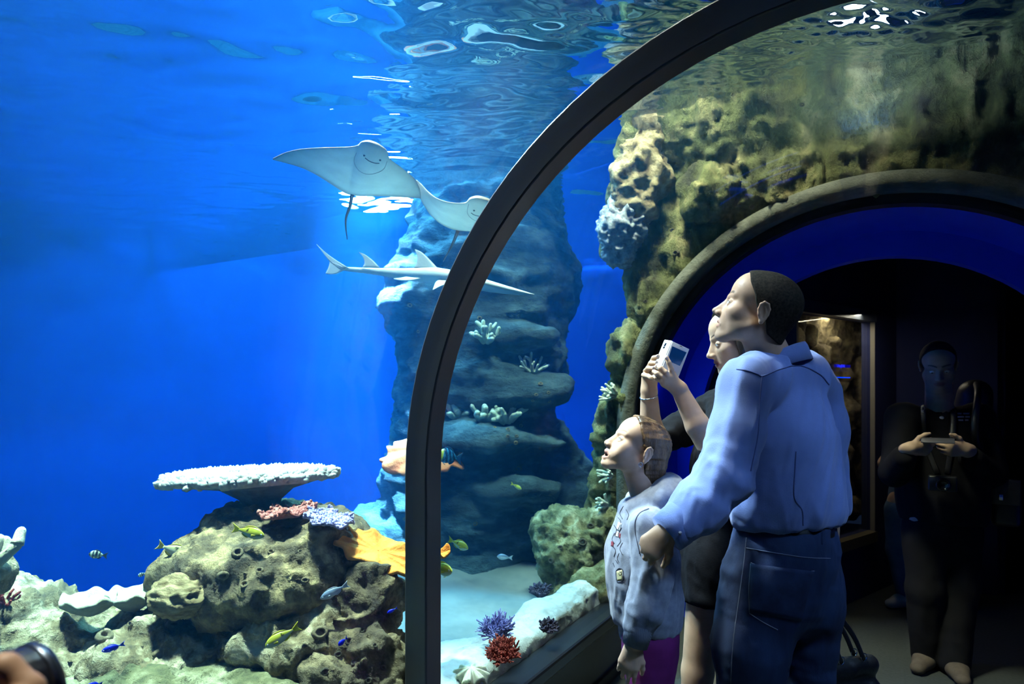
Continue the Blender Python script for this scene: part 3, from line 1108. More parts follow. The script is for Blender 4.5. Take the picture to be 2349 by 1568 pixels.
cups('dark domed reef boulder carrying the white table coral', 'reef_boulder',
     [(545, 1268, 20), (512, 1320, 17), (596, 1308, 13), (562, 1340, 15), (622, 1265, 12), (688, 1264, 8), (598, 1278, 8), (562, 1316, 7), (640, 1230, 9), (700, 1330, 12)], M['cup'], 1)
cups('pale topped low reef ridge running out from under the domed boulder', 'reef_ridge',
     [(400, 1430, 22), (455, 1428, 20), (490, 1413, 14), (530, 1428, 26), (465, 1390, 17), (365, 1498, 18), (240, 1460, 30), (610, 1395, 24), (480, 1500, 12), (735, 1450, 26), (700, 1480, 12), (300, 1430, 12), (160, 1440, 14)], M['cup'], 2)
cups('knobbly brown rock outcrop under the orange ruffled coral', 'reef_outcrop',
     [(800, 1470, 14), (830, 1445, 10), (775, 1500, 12), (860, 1480, 9), (812, 1520, 12), (745, 1540, 15), (880, 1530, 10), (845, 1560, 12)], M['cup_dark'], 3)
cups('mossy pitted rock face surrounding the portal arch', 'portal_rock',
     [(1528, 588, 12), (1551, 580, 12), (1543, 528, 9), (1492, 585, 6), (1490, 510, 9), (1500, 640, 7), (1480, 690, 7), (1560, 700, 7), (1620, 590, 8), (1650, 600, 9), (1478, 818, 9), (1530, 720, 8), (1840, 240, 7), (2150, 350, 12), (1700, 560, 7), (1725, 475, 9)], M['cup_dark'], 4)
cups('pitted yellow green boulder on the sand beside the portal rock', 'pitted_boulder',
     [(1337, 1243, 14), (1265, 1285, 10), (1310, 1300, 9), (1300, 1225, 9), (1285, 1255, 8), (1355, 1205, 10), (1280, 1330, 8), (1335, 1290, 10)], M['cup_dark'], 5)
cups('tall blue grey ledged rock column rising from the sand to the surface', 'rock_column',
     [(1190, 1075, 11), (1240, 880, 8), (1258, 900, 6), (1165, 985, 7), (1135, 980, 6), (1195, 976, 6), (1185, 1000, 6), (1165, 1000, 6), (1183, 1015, 8), (1230, 905, 6), (1260, 920, 6), (1222, 918, 6), (985, 830, 9), (940, 700, 8), (960, 760, 7), (1000, 1130, 9), (930, 1190, 8), (1090, 1200, 9), (1100, 730, 8)], M['cup'], 6)
# ---------------------------------------------------------------- corals
def coral_mat(name, a, b, sc=20, bump=.8, bs=60):
    return mat(name, a, b, scale=sc, rough=.85, bump=bump, bscale=bs, lo=.35, hi=.65)


M['c_white'] = coral_mat('white_coral', (0.52, 0.52, 0.44), (0.74, 0.73, 0.67))
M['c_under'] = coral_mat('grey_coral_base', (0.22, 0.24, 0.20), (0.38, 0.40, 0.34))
M['c_cream'] = coral_mat('cream_coral', (0.62, 0.58, 0.36), (0.84, 0.82, 0.62))
M['c_orange'] = coral_mat('orange_coral', (0.78, 0.22, 0.015), (0.95, 0.40, 0.05), 9, .5, 30)
M['c_salmon'] = coral_mat('salmon_coral', (0.90, 0.15, 0.03), (0.98, 0.26, 0.07), 9, .4, 30)
M['c_red'] = coral_mat('brick_red_coral', (0.22, 0.025, 0.018), (0.42, 0.075, 0.05), 25)
M['c_pink'] = coral_mat('coral_pink', (0.48, 0.12, 0.09), (0.75, 0.34, 0.26), 40)
M['c_lilac'] = coral_mat('lilac_coral', (0.30, 0.27, 0.60), (0.62, 0.58, 0.85), 40)
M['c_lav'] = coral_mat('lavender_coral', (0.16, 0.15, 0.50), (0.44, 0.42, 0.80), 25)
M['c_dark'] = coral_mat('dark_plum_coral', (0.03, 0.025, 0.05), (0.09, 0.07, 0.13), 25)
M['c_pale'] = coral_mat('pale_green_coral', (0.58, 0.66, 0.48), (0.82, 0.86, 0.70), 25)


def knob_cloud(pts, nors, rads, n_sub=1, squash=1.3):
    """many small rounded coral knobs as one mesh"""
    bv, bf = icos((0, 0, 0), 1.0, n_sub)
    parts_v, parts_f, k = [], [], 0
    bf = np.array(bf)
    for p, n, r in zip(pts, nors, rads):
        R = np.array(Vector(n).to_track_quat('Z', 'Y').to_matrix())
        parts_v.append((bv * np.array([r, r, r * squash])) @ R.T + p)
        parts_f.append(bf + k)
        k += len(bv)
    return np.concatenate(parts_v), np.concatenate(parts_f)


# white table coral: stem, plate and the knobs over its plate
tc_o = P(603, 1190, 2.40)
tc = empty('table_coral', tc_o, 'large flat white table coral on a grey stem above the domed boulder', 'coral')
cen = P(562, 1093, 2.36)
na = 72
ang = np.linspace(0, 2 * np.pi, na, endpoint=False)
edge = 0.300 * (1 + 0.05 * np.sin(3 * ang + 1) + 0.03 * np.sin(7 * ang) + 0.02 * np.sin(13 * ang + 2))
tilt = lambda q: 0.035 * q @ RT
rings = [(0.0, 0.012), (0.35, 0.012), (0.7, 0.014), (0.93, 0.012), (1.0, 0.0), (0.97, -0.016), (0.75, -0.026), (0.45, -0.045), (0.26, -0.085), (0.17, -0.135), (0.13, -0.19)]
stem = P(607, 1180, 2.40) - cen
v = []
for i, (r, z) in enumerate(rings):
    t = 0 if i < 5 else np.clip((i - 5) / 4.0, 0, 1)
    off = stem * np.array([1, 1, 0]) * t
    rr = np.maximum(edge * r, 1e-4) if i < 7 else (edge * (1 - t) + 0.3 * t) * r
    q = np.stack([np.cos(ang) * rr, np.sin(ang) * rr * .55, 0 * ang], 1)
    q = q[:, :1] * RT + q[:, 1:2] * FW
    q[:, 2] = z + 0.05 * (q @ RT) * (1 if i < 7 else 0.3) * 0.9
    v.append(cen + off + q)
v = np.concatenate(v)
f = [(i * na + (j + 1) % na, i * na + j, (i + 1) * na + j, (i + 1) * na + (j + 1) % na) for i in range(len(rings) - 1) for j in range(na)]
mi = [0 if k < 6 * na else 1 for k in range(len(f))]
build('plate', v, f, [M['c_white'], M['c_under']], tc, mi=mi)
R_ = np.random.default_rng(5)
kp, kn, kr = [], [], []
for i in range(1500):
    a = R_.uniform(0, 2 * np.pi); e = np.interp(a, ang, edge, period=2 * np.pi)
    rr = e * math.sqrt(R_.uniform(0.1, 1.02))
    q = RT * math.cos(a) * rr + FW * math.sin(a) * rr * .55
    edgy = max(0, rr / e - .86) / .16
    n = unit(UP * (1 - .75 * edgy) + q / rr * (.15 + 1.0 * edgy))
    kp.append(cen + q + UP * (0.012 - 0.014 * edgy + 0.045 * (q @ RT))); kn.append(n); kr.append(R_.uniform(.007, .0135))
for i in range(150):
    a = i / 150 * 2 * np.pi + R_.uniform(-.02, .02)
    e = np.interp(a % (2 * np.pi), ang, edge, period=2 * np.pi) * R_.uniform(.97, 1.03)
    q = RT * math.cos(a) * e + FW * math.sin(a) * e * .55
    kp.append(cen + q + UP * (R_.uniform(-.012, .008) + 0.045 * (q @ RT))); kn.append(unit(q / e + UP * R_.uniform(-.2, .7))); kr.append(R_.uniform(.009, .0155))
kv, kf = knob_cloud(kp, kn, kr, 1, 1.7)
o = build('knobs', kv, kf, M['c_white'], tc)
o['kind'] = 'stuff'


def ruffle(name, label, c, ax, ay, n, rx, ry, amp, freq, cupz, th, m, seed=0, cat='coral', arc=(0, 2 * np.pi), parent=None, knobs=None, edge_n=.10):
    """ruffled plate: local axes ax, ay, normal n"""
    c, ax, ay, n = map(lambda q: np.asarray(q, float), (c, ax, ay, n))
    na, nr = 96, 14
    ang = np.linspace(arc[0], arc[1], na)
    top = []
    for i in range(nr + 1):
        t = max(i / nr, 0.02)
        rim = 1 + edge_n * vnoise(np.stack([np.cos(ang) * 3, np.sin(ang) * 3, 0 * ang + seed], 1), seed) + 0.4 * edge_n * np.sin(freq * ang * 1.7)
        w = amp * t ** 2 * (np.sin(freq * ang + seed) + .5 * np.sin(freq * 1.9 * ang + 2 * seed)) + cupz * t ** 2
        p = c + np.outer(np.cos(ang) * rx * t * rim, ax) + np.outer(np.sin(ang) * ry * t * rim, ay) + np.outer(w, n)
        top.append(p)
    top = np.concatenate(top)
    tn = np.repeat(np.linspace(1.0, .45, nr + 1), na)
    bot = top - np.outer(th * tn, n)
    v = np.concatenate([top, bot])
    k = len(top)
    f = [(i * na + j, i * na + j + 1, (i + 1) * na + j + 1, (i + 1) * na + j) for i in range(nr) for j in range(na - 1)]
    f += [(k + i * na + j, k + (i + 1) * na + j, k + (i + 1) * na + j + 1, k + i * na + j + 1) for i in range(nr) for j in range(na - 1)]
    f += [(nr * na + j, nr * na + j + 1, k + nr * na + j + 1, k + nr * na + j) for j in range(na - 1)]
    if arc[1] - arc[0] < 6.2:
        for j, s in ((0, 1), (na - 1, -1)):
            f += [((i + 1) * na + j, k + (i + 1) * na + j, k + i * na + j, i * na + j)[::s] for i in range(nr)]
    if parent is not None:
        return build(name, v, f, m, parent), top
    o = empty(name, c - n * th, label, cat)
    build('plate', v, f, m, o)
    if knobs:
        R_ = np.random.default_rng(seed + 9)
        idx = R_.integers(2 * na, len(top), knobs[0])
        pts = top[idx] + R_.normal(0, .002, (knobs[0], 3))
        nn = n + R_.normal(0, .35, (knobs[0], 3))
        kv, kf = knob_cloud(pts, nn, R_.uniform(knobs[1], knobs[2], knobs[0]), 1, 1.6)
        q = build('knobs', kv, kf, m, o)
        q['kind'] = 'stuff'
    return o, top


# plates below the table coral
ruffle('plate_coral', 'coral pink plate coral tucked under the white table coral stem', P(662, 1176, 2.16), RT + .10 * UP, FW * .8, UP - .25 * FW, .088, .13, .008, 5, .012, .018, M['c_pink'], 2, knobs=(420, .0035, .0065))
ruffle('plate_coral', 'lilac knobbly plate coral beside the pink one', P(757, 1190, 2.10), RT - .22 * UP, FW * .8, UP - .25 * FW, .074, .12, .006, 6, .008, .018, M['c_lilac'], 3, knobs=(420, .0035, .0065))
oc, _ = ruffle('ruffled_coral', 'orange ruffled plate coral sloping towards the rib beside the dark boulder', P(868, 1262, 2.14), unit(RT - .42 * UP), unit(FW + .35 * UP), unit(UP + .36 * RT - .45 * FW), .165, .085, .0085, 9, .006, .030, M['c_orange'], 4, edge_n=.09)
ruffle('ruffled_coral', 'small orange ruffled coral lobe showing on both sides of the rib', P(985, 1272, 2.32), unit(RT + .05 * UP), unit(FW), unit(UP - .55 * FW), .068, .09, .018, 5, .02, .02, M['c_orange'], 6, edge_n=.2)
ruffle('ruffled_coral', 'salmon fan shaped plate coral on the rock column ledge', P(968, 1030, 4.02), unit(RT - .03 * UP), unit(FW + .55 * UP), unit(UP - .55 * FW), .255, .19, .018, 7, -.05, .03, M['c_salmon'], 7, edge_n=.16)
# lettuce corals on the ridge
ruffle('lettuce_coral', 'cream frilled lettuce coral at the outer end of the reef ridge', P(205, 1388, 2.0), RT, FW, UP - .12 * FW, .080, .07, .007, 5, .030, .036, M['c_cream'], 11, edge_n=.08)
ruffle('lettuce_coral', 'cream frilled lettuce coral next to the ridged brown mound', P(305, 1378, 2.06), RT, FW, UP - .12 * FW, .075, .07, .007, 5, .034, .036, M['c_cream'], 13, edge_n=.08)


def f_brain(s):
    s.ell(P(428, 1362, 2.02), (0.095, 0.10, 0.055), 0.02)


rock('ridged_coral', 'brown gold ridged mound coral between lettuce coral and boulder', P(428, 1362, 2.02) - .17, P(428, 1362, 2.02) + .17, 0.0055, f_brain,
     mat('ridged_coral', (0.16, 0.10, 0.03), (0.66, 0.50, 0.24), scale=14, rough=.9, bump=.8, bscale=40, stretch=(1, 1, 3)), [(0.014, 26, 1, True, (1, 1, 3.2)), (0.004, 60, 1, True, (1, 1, 2))], seed=61, cat='coral')


def branching(name, label, base, up, n, length, r0, m, seed, spread=.9, fork=2, wob=.25, group=None, cat='coral', seg=6, levels=2, tip=.75):
    R_ = random.Random(seed)
    parts = []

    def grow(p, d, L, r, lev):
        d = unit(d)
        q = [p]
        for i in range(3):
            d = unit(d + wob * V3(R_.uniform(-1, 1), R_.uniform(-1, 1), R_.uniform(-1, 1)) * .5)
            q.append(q[-1] + d * L / 3)
        pts = spline(q, 6)
        e = pts[-1] - pts[-2]
        pts = np.concatenate([pts, [pts[-1] + unit(e) * r * .35, pts[-1] + unit(e) * r * .62]])
        rr = np.concatenate([np.linspace(r, r * tip, 6), [r * tip * .78, r * tip * .3]])
        parts.append(tube(pts, rr, seg))
        if lev > 0:
            for k in range(fork):
                dd = unit(d + .75 * V3(R_.uniform(-1, 1), R_.uniform(-1, 1), R_.uniform(-.5, 1)))
                grow(pts[R_.choice((3, 4, 5))], dd, L * R_.uniform(.5, .75), r * .85, lev - 1)
    up = unit(up)
    a = unit(np.cross(up, V3(.3, .5, .2)))
    b = np.cross(up, a)
    for i in range(n):
        th = 2.399 * i
        rr = math.sqrt((i + .5) / n) * spread
        d = up + a * math.cos(th) * rr * 1.3 + b * math.sin(th) * rr * 1.3
        grow(np.asarray(base) + (a * math.cos(th) + b * math.sin(th)) * rr * length * .25, d, length * R_.uniform(.8, 1.1), r0 * R_.uniform(.85, 1.1), levels)
    v, f = merge(*parts)
    o = build(name, v, f, m, None, base)
    tag(o, label, cat, group)
    return o


branching('branch_coral', 'lavender bushy branching coral beside the brick red coral', P(1140, 1460, 2.52), UP - .35 * FW, 46, .046, .0036, M['c_lav'], 1, spread=.95, fork=3, levels=2)
branching('branch_coral', 'brick red dense bushy coral in front of the lavender coral', P(1152, 1508, 2.36), UP - .55 * FW, 60, .038, .0044, M['c_red'], 2, spread=1.0, fork=3, levels=2)
branching('branch_coral', 'dark plum coral tuft standing on the white kerb rock', P(1258, 1447, 2.72), UP - .4 * FW, 34, .034, .0062, M['c_dark'], 3, spread=.8, fork=3, levels=1)
branching('branch_coral', 'dark plum coral tuft lying out on the open sand', P(1240, 1368, 3.45), UP - .3 * FW, 34, .045, .0085, M['c_dark'], 4, spread=.7, fork=3, levels=1)
branching('branch_coral', 'pale branching coral high on the portal rock edge', P(1412, 905, 3.52), -RT + .35 * UP - .35 * FW, 9, .055, .010, M['c_pale'], 5, spread=.8, fork=2, levels=1)
branching('branch_coral', 'pale branching coral on the rock edge at the height of the girl chin', P(1402, 1090, 3.54), -RT + .25 * UP - .35 * FW, 7, .045, .009, M['c_pale'], 6, spread=.8, fork=2, levels=1)
branching('branch_coral', 'pale branching coral low on the portal rock above the pitted boulder', P(1392, 1155, 3.54), -RT + .2 * UP - .4 * FW, 9, .045, .010, M['c_pale'], 7, spread=.8, fork=2, levels=1)
branching('branch_coral', 'chunky white finger coral with blunt arms on a dark red foot beyond the ridge end', P(-22, 1292, 1.75), UP + .45 * RT, 4, .062, .022, M['c_cream'], 8, spread=.5, fork=2, levels=1, seg=9)
branching('branch_coral', 'small dark red branching coral on the ridge end mound', P(12, 1385, 1.95), UP + .5 * RT - .3 * FW, 9, .03, .005, M['c_red'], 9, spread=.9, fork=2, levels=1)
for i, (px, py, d, n, L, r, lab) in enumerate(((1055, 950, 4.05, 8, .09, .028, 'pale stubby coral clump nearest the rib on the column ledge'), (1115, 955, 4.05, 8, .09, .026, 'pale stubby coral clump in the middle of the column ledge'),
                                     (1162, 957, 4.08, 8, .10, .022, 'pale forked coral at the outer end of the column ledge'), (1222, 848, 4.12, 10, .08, .012, 'small pale coral fan on the upper column ledge'), (1115, 775, 4.2, 8, .08, .018, 'pale flat coral crust near the column top'))):
    q = hit(BV['tall blue grey ledged rock column rising from the sand to the surface'], px, py)
    b = q[0] if q is not None else P(px, py, d)
    branching('stub_coral', lab, b + UP * -.02 - FW * .01, UP - .5 * FW, n, L, r, M['c_pale'], 20 + i, spread=1.0, fork=2, levels=1, seg=7)
ruffle('fluted_coral', 'cream fluted coral beside the brick red coral on the kerb rock', P(1080, 1530, 2.28), RT, FW, UP - .35 * FW, .062, .055, .014, 8, -.03, .035, M['c_cream'], 15, edge_n=.12)
ruffle('fluted_coral', 'cream fluted coral half sunk in the kerb rock at the rib foot', P(1045, 1575, 2.18), RT, FW, UP - .3 * FW, .050, .045, .010, 7, -.03, .03, M['c_cream'], 16, edge_n=.12)
# ---------------------------------------------------------------- fish
M['fish'] = mat('fish_skin', None, (0.85, 1.1), scale=30, vc=True, rough=.35, spec=.5)
M['fin'] = mat('fish_fin', None, None, vc=True, rough=.5)
M['eye_black'] = mat('black_eye', (0.004, 0.004, 0.005), rough=.15)
M['eye_white'] = mat('pale_eye_ring', (0.7, 0.7, 0.6), rough=.3)


def solid_sheet(top, nrm, th):
    """grid (a,b,3) of points -> thin solid"""
    a, b, _ = top.shape
    v = np.concatenate([(top + nrm * th / 2).reshape(-1, 3), (top - nrm * th / 2).reshape(-1, 3)])
    k = a * b
    f = []
    for i in range(a - 1):
        for j in range(b - 1):
            q = (i * b + j, (i + 1) * b + j, (i + 1) * b + j + 1, i * b + j + 1)
            f.append(q)
            f.append(tuple(k + x for x in q[::-1]))
    bd = [(i, 0) for i in range(a)] + [(a - 1, j) for j in range(1, b)] + [(i, b - 1) for i in range(a - 2, -1, -1)] + [(0, j) for j in range(b - 2, 0, -1)]
    ids = [i * b + j for i, j in bd]
    for p, q in zip(ids, ids[1:] + ids[:1]):
        f.append((p, q, k + q, k + p)[::-1])
    return v, f


def C(*a):
    return np.array(srgb(*a))


def col_snapper(t, s):
    base = np.where(s[:, None] > 0.0, C(205, 205, 70), C(225, 230, 190))
    line = (np.abs(np.sin(s * 9)) > .86) & (s > -.55)
    base = np.where(line[:, None], C(160, 165, 60), base)
    spot = ((t - .62) ** 2 / .003 + (s - .45) ** 2 / .05) < 1
    base = np.where(spot[:, None], C(20, 20, 15), base)
    return base


def col_pale(t, s):
    base = np.where(s[:, None] > 0.3, C(215, 215, 150), C(235, 238, 215))
    spot = ((t - .52) ** 2 / .004 + (s - .55) ** 2 / .06) < 1
    return np.where(spot[:, None], C(40, 40, 30), base)


def col_damsel(t, s):
    return np.where((t > .86)[:, None], C(120, 150, 200), C(18, 40, 230)) + 0 * s[:, None]


def col_bar(t, s):
    b = np.sin(t * 27) > 0.25
    return np.where(b[:, None], C(12, 20, 30), C(190, 210, 190)) + 0 * s[:, None]


def col_silver(t, s):
    return np.where(s[:, None] > .2, C(120, 140, 165), C(215, 225, 230)) + 0 * t[:, None]


def col_angel(t, s):
    b = np.sin(t * 30 + s * 3) > 0.55
    c = np.where(b[:, None], C(60, 150, 190), C(12, 30, 60))
    return np.where((t < .22)[:, None], C(225, 215, 60), c)


KINDS = {  # height ratio, colour, fin colour
    'snapper': (.34, col_snapper, C(215, 205, 60)), 'pale': (.40, col_pale, C(225, 215, 110)), 'damsel': (.33, col_damsel, C(40, 70, 225)),
    'bar': (.50, col_bar, C(30, 50, 60)), 'silver': (.30, col_silver, C(190, 205, 215)), 'angel': (.58, col_angel, C(20, 60, 90))}


def fish(name, label, kind, head, tail, hr=None, group=None, parts=True, roll=0.0):
    head, tail = np.asarray(head, float), np.asarray(tail, float)
    ratio, cf, fc = KINDS[kind]
    ratio = hr or ratio
    L = np.linalg.norm(head - tail)
    X = (head - tail) / L
    Z = unit(UP - X * (UP @ X))
    Y = np.cross(Z, X)
    Z = unit(Z * math.cos(roll) + Y * math.sin(roll)); Y = np.cross(Z, X)
    Rm = np.stack([X, Y, Z], 1)
    o = empty(name, (head + tail) / 2, label, 'fish', group)
    tt = np.linspace(0, 1, 22)
    bl = .80 * L
    hp = np.interp(tt, [0, .04, .12, .25, .40, .60, .80, .92, 1], [.03, .30, .62, .90, 1.0, .88, .52, .26, .22])
    hw = np.interp(tt, [0, .05, .15, .3, .5, .75, 1], [.03, .3, .7, 1, .92, .5, .10])
    n = 18
    th = np.linspace(0, 2 * np.pi, n, endpoint=False)
    V, T, S = [], [], []
    for t, a, b in zip(tt, hp, hw):
        x = L / 2 - t * bl
        z = np.sin(th) * a * ratio * L / 2 * np.where(np.sin(th) > 0, 1.0, .92) + .01 * L * (1 - t)
        y = np.cos(th) * b * ratio * L * .26
        V.append(np.stack([np.full(n, x), y, z], 1)); T.append(np.full(n, t)); S.append(np.sin(th))
    V, T, S = np.concatenate(V), np.concatenate(T), np.concatenate(S)
    f = [(i * n + j, (i + 1) * n + j, (i + 1) * n + (j + 1) % n, i * n + (j + 1) % n) for i in range(21) for j in range(n)]
    f += [tuple(range(n)), tuple(21 * n + j for j in range(n - 1, -1, -1))]
    w = lambda q: (np.asarray(q) @ Rm.T)
    obj('body', mesh_data('body', w(V), f, M['fish'], col=cf(T, S)), o)

    def fin(nm, grid, th_=.004):
        g = w(grid.reshape(-1, 3)).reshape(grid.shape)
        vv, ff = solid_sheet(g, Y, th_ * L * 2)
        obj(nm, mesh_data(nm, vv, ff, M['fin'], col=np.tile(fc, (len(vv), 1))), o)
    H = ratio * L / 2
    xt = L / 2 - bl
    a = np.linspace(0, 1, 7); b = np.linspace(-1, 1, 9)
    A, B = np.meshgrid(a, b, indexing='ij')
    fin('tail_fin', np.stack([xt + .02 * L - A * L * (.16 + .07 * np.abs(B) ** 1.5), 0 * A, B * H * (.24 + .62 * A)], 2))
    if parts:
        A, B = np.meshgrid(np.linspace(0, 1, 12), np.linspace(0, 1, 4), indexing='ij')
        t = .26 + A * .52
        top = np.interp(t, tt, hp) * H
        fin('dorsal_fin', np.stack([L / 2 - t * bl - B * .03 * L, 0 * A, top * .93 + B * H * .30 * np.sin(np.pi * np.clip(A * .9 + .1, 0, 1)) ** .5], 2))
        t = .58 + A * .24
        bot = np.interp(t, tt, hp) * H * .92
        fin('anal_fin', np.stack([L / 2 - t * bl - B * .05 * L, 0 * A, -bot * .93 - B * H * .26 * np.sin(np.pi * np.clip(A * .8 + .2, 0, 1)) ** .5], 2))
        t = .30 + A * .05
        fin('pelvic_fin', np.stack([L / 2 - t * bl - B * .10 * L, 0 * A, -.86 * H - B * H * .22 + 0 * A], 2))
        for s in (-1, 1):
            ev, ef = icos((L / 2 - .11 * bl, s * .135 * ratio * L, .18 * H), (.030 * L, .012 * L, .030 * L), 2)
            e = obj('eye', mesh_data('eye', w(ev), ef, M['eye_white']), o)
            pv, pf = icos((L / 2 - .11 * bl, s * .142 * ratio * L, .18 * H), (.019 * L, .012 * L, .019 * L), 1)
            obj('pupil', mesh_data('pupil', w(pv), pf, M['eye_black']), e)
            A2, B2 = np.meshgrid(np.linspace(0, 1, 4), np.linspace(-1, 1, 4), indexing='ij')
            g = np.stack([L / 2 - .27 * bl - A2 * .13 * L, s * (.23 * ratio * L + A2 * .03 * L), -.1 * H + B2 * .10 * H * (1 + A2) - A2 * .1 * H], 2)
            vv, ff = solid_sheet(w(g.reshape(-1, 3)).reshape(g.shape), Y, .004 * L)
            obj('pectoral_fin', mesh_data('pectoral_fin', vv, ff, M['fin'], col=np.tile(fc, (len(vv), 1))), o)
    return o


FR = -FW
fish('snapper', 'yellow green snapper nosing down before the dark hollow under the reef ridge', 'snapper', P(608, 1484, 1.72), P(688, 1434, 1.76))
fish('snapper', 'pale yellow tailed snapper swimming in open water beside the domed boulder', 'pale', P(430, 1274, 2.15), P(360, 1248, 2.1))
fish('snapper', 'yellow snapper passing close over the top of the domed boulder', 'snapper', P(607, 1230, 1.98), P(533, 1210, 2.0))
fish('snapper', 'yellow snapper above the sand before the rock column', 'snapper', P(1074, 1259, 2.9), P(1028, 1236, 2.95), hr=.38)
fish('snapper', 'yellow snapper emerging from behind the rib by the small orange lobe', 'snapper', P(1038, 1311, 2.35), P(982, 1298, 2.45), hr=.36)
fish('snapper', 'tiny yellow fish against the lower rock column', 'snapper', P(1196, 1122, 3.9), P(1172, 1108, 3.95), parts=False)
fish('sergeant_fish', 'black and pale barred fish hovering in open blue water', 'bar', P(203, 1270, 2.1), P(247, 1274, 2.12))
fish('sergeant_fish', 'small pale barred fish above the lettuce corals', 'bar', P(316, 1321, 2.3), P(338, 1312, 2.32), parts=False)
fish('sergeant_fish', 'minute barred fish seen tail on near the boulder edge', 'bar', P(405, 1304, 2.6), P(410, 1290, 2.62), parts=False)
fish('damselfish', 'electric blue damselfish over the pale ridge beside the camera lens', 'damsel', P(233, 1494, 1.62), P(287, 1475, 1.65))
fish('damselfish', 'electric blue damselfish at the edge of the knobbly outcrop above the sand', 'damsel', P(888, 1406, 1.92), P(912, 1393, 1.93), parts=False)
fish('damselfish', 'electric blue damselfish resting on top of the knobbly outcrop', 'damsel', P(776, 1480, 1.70), P(797, 1461, 1.72), parts=False, hr=.5)
fish('damselfish', 'electric blue damselfish low over the rubble stones', 'damsel', P(200, 1571, 1.58), P(236, 1566, 1.6))
fish('silver_fish', 'slender silver blue fish slipping under the domed boulder', 'silver', P(735, 1374, 1.95), P(800, 1338, 1.98))
fish('silver_fish', 'small silver fish where the sand meets the rock column', 'silver', P(1140, 1276, 3.6), P(1176, 1279, 3.6), hr=.4, parts=False)
fish('angelfish', 'dark blue angelfish with a yellow face sheltering under the salmon plate coral', 'angel', P(1004, 1042, 3.72), P(1060, 1052, 3.8), parts=True)


# ---------------------------------------------------------------- rays
def Z5(q, d):
    return P(600 + q[0] * .28097, 280 + q[1] * .28097, d)


M['ray_skin'] = mat('ray_skin', None, (0.92, 1.06), scale=14, vc=True, rough=.5, bump=.15, bscale=60)
M['ray_tail'] = mat('dark_ray_tail', (0.04, 0.04, 0.045), rough=.5)
M['ray_mark'] = mat('ray_mouth_grey', (0.10, 0.13, 0.11), rough=.7)
M['ray_gill'] = mat('ray_gill_grey', (0.36, 0.44, 0.40), rough=.7)


def manta(label, LE, TE, ctr, dl, dt, tailpts, headw, nost, mouth, gill, thmax=.062):
    n = len(LE)
    A = np.array([Z5(q, d) for q, d in zip(LE, dl)])
    B = np.array([Z5(q, d) for q, d in zip(TE, dt)])
    s = np.linspace(0, n - 1, 61)
    A = np.array([np.interp(s, range(n), A[:, k]) for k in range(3)]).T
    B = np.array([np.interp(s, range(n), B[:, k]) for k in range(3)]).T
    for _ in range(2):
        A[1:-1] = .25 * A[:-2] + .5 * A[1:-1] + .25 * A[2:]
        B[1:-1] = .25 * B[:-2] + .5 * B[1:-1] + .25 * B[2:]
    cc = np.linspace(0, 1, 23)
    span = unit(A[45] - A[15])
    chord = unit(B[30] - A[30])
    nu = unit(np.cross(span, chord))
    if nu[2] < 0: nu = -nu                       # up side
    w = np.exp(-((s - ctr) / headw) ** 2)
    edge = np.clip(np.minimum(s, n - 1 - s) / 5.0, 0, 1) ** .7
    th = .004 + .020 * edge + thmax * w
    prof = np.sqrt(cc) * (1 - cc) ** .8 * 2.0 + .0
    up, dn, cu, cd = [], [], [], []
    tipd = np.clip(np.minimum(s, n - 1 - s) / (n * .30), 0, 1)
    for i in range(61):
        p = A[i] + np.outer(cc, B[i] - A[i])
        up.append(p + np.outer(prof * th[i] * .55 + .001, nu))
        dn.append(p - np.outer(prof * th[i] * .45 + .001, nu))
        k = np.clip(tipd[i] + .25 * np.sin(np.pi * cc), 0, 1)[:, None] * np.clip((1.03 - cc) * 6, 0.45, 1)[:, None]
        cd.append(C(112, 108, 96) * (1 - k) + C(226, 238, 222) * k)
        cu.append(np.tile(C(120, 112, 96), (23, 1)))
    V = np.concatenate(up + dn)
    col = np.concatenate(cu + cd)
    m = 23
    k0 = 61 * m
    f = []
    for i in range(60):
        for j in range(m - 1):
            f.append((i * m + j, i * m + j + 1, (i + 1) * m + j + 1, (i + 1) * m + j))
            f.append((k0 + i * m + j, k0 + (i + 1) * m + j, k0 + (i + 1) * m + j + 1, k0 + i * m + j + 1))
        f.append((i * m, (i + 1) * m, k0 + (i + 1) * m, k0 + i * m))
        f.append((i * m + m - 1, k0 + i * m + m - 1, k0 + (i + 1) * m + m - 1, (i + 1) * m + m - 1))
    for i in (0, 60):
        for j in range(m - 1):
            f.append((i * m + j, k0 + i * m + j, k0 + i * m + j + 1, i * m + j + 1))
    o = empty('ray', A[30], label, 'ray')
    build('body', V, f, M['ray_skin'], o, col=col)
    T = spline([Z5(q[:2], q[2]) for q in tailpts], 24)
    vt, ft = tube(T, np.linspace(.0085, .0022, 24), 8)
    build('tail', vt, ft, M['ray_tail'], o)
    bv = bvh_of(V, f)

    def surf(q):
        r = hit(bv, 600 + q[0] * .28097, 280 + q[1] * .28097)
        return r[0] - .002 * unit(ray(600 + q[0] * .28097, 280 + q[1] * .28097)) if r else Z5(q, 2.5)
    for q in nost:
        vv, ff = icos(surf(q), .0045, 1)
        build('nostril', vv, ff, M['ray_mark'], o)
    for nm, pts, r in (('mouth', mouth, .0017), ('gill_line', gill, .0012)):
        vv, ff = tube(spline([surf(q) for q in pts], 26), r, 6)
        build(nm, vv, ff, M['ray_mark' if nm == 'mouth' else 'ray_gill'], o)
    return o


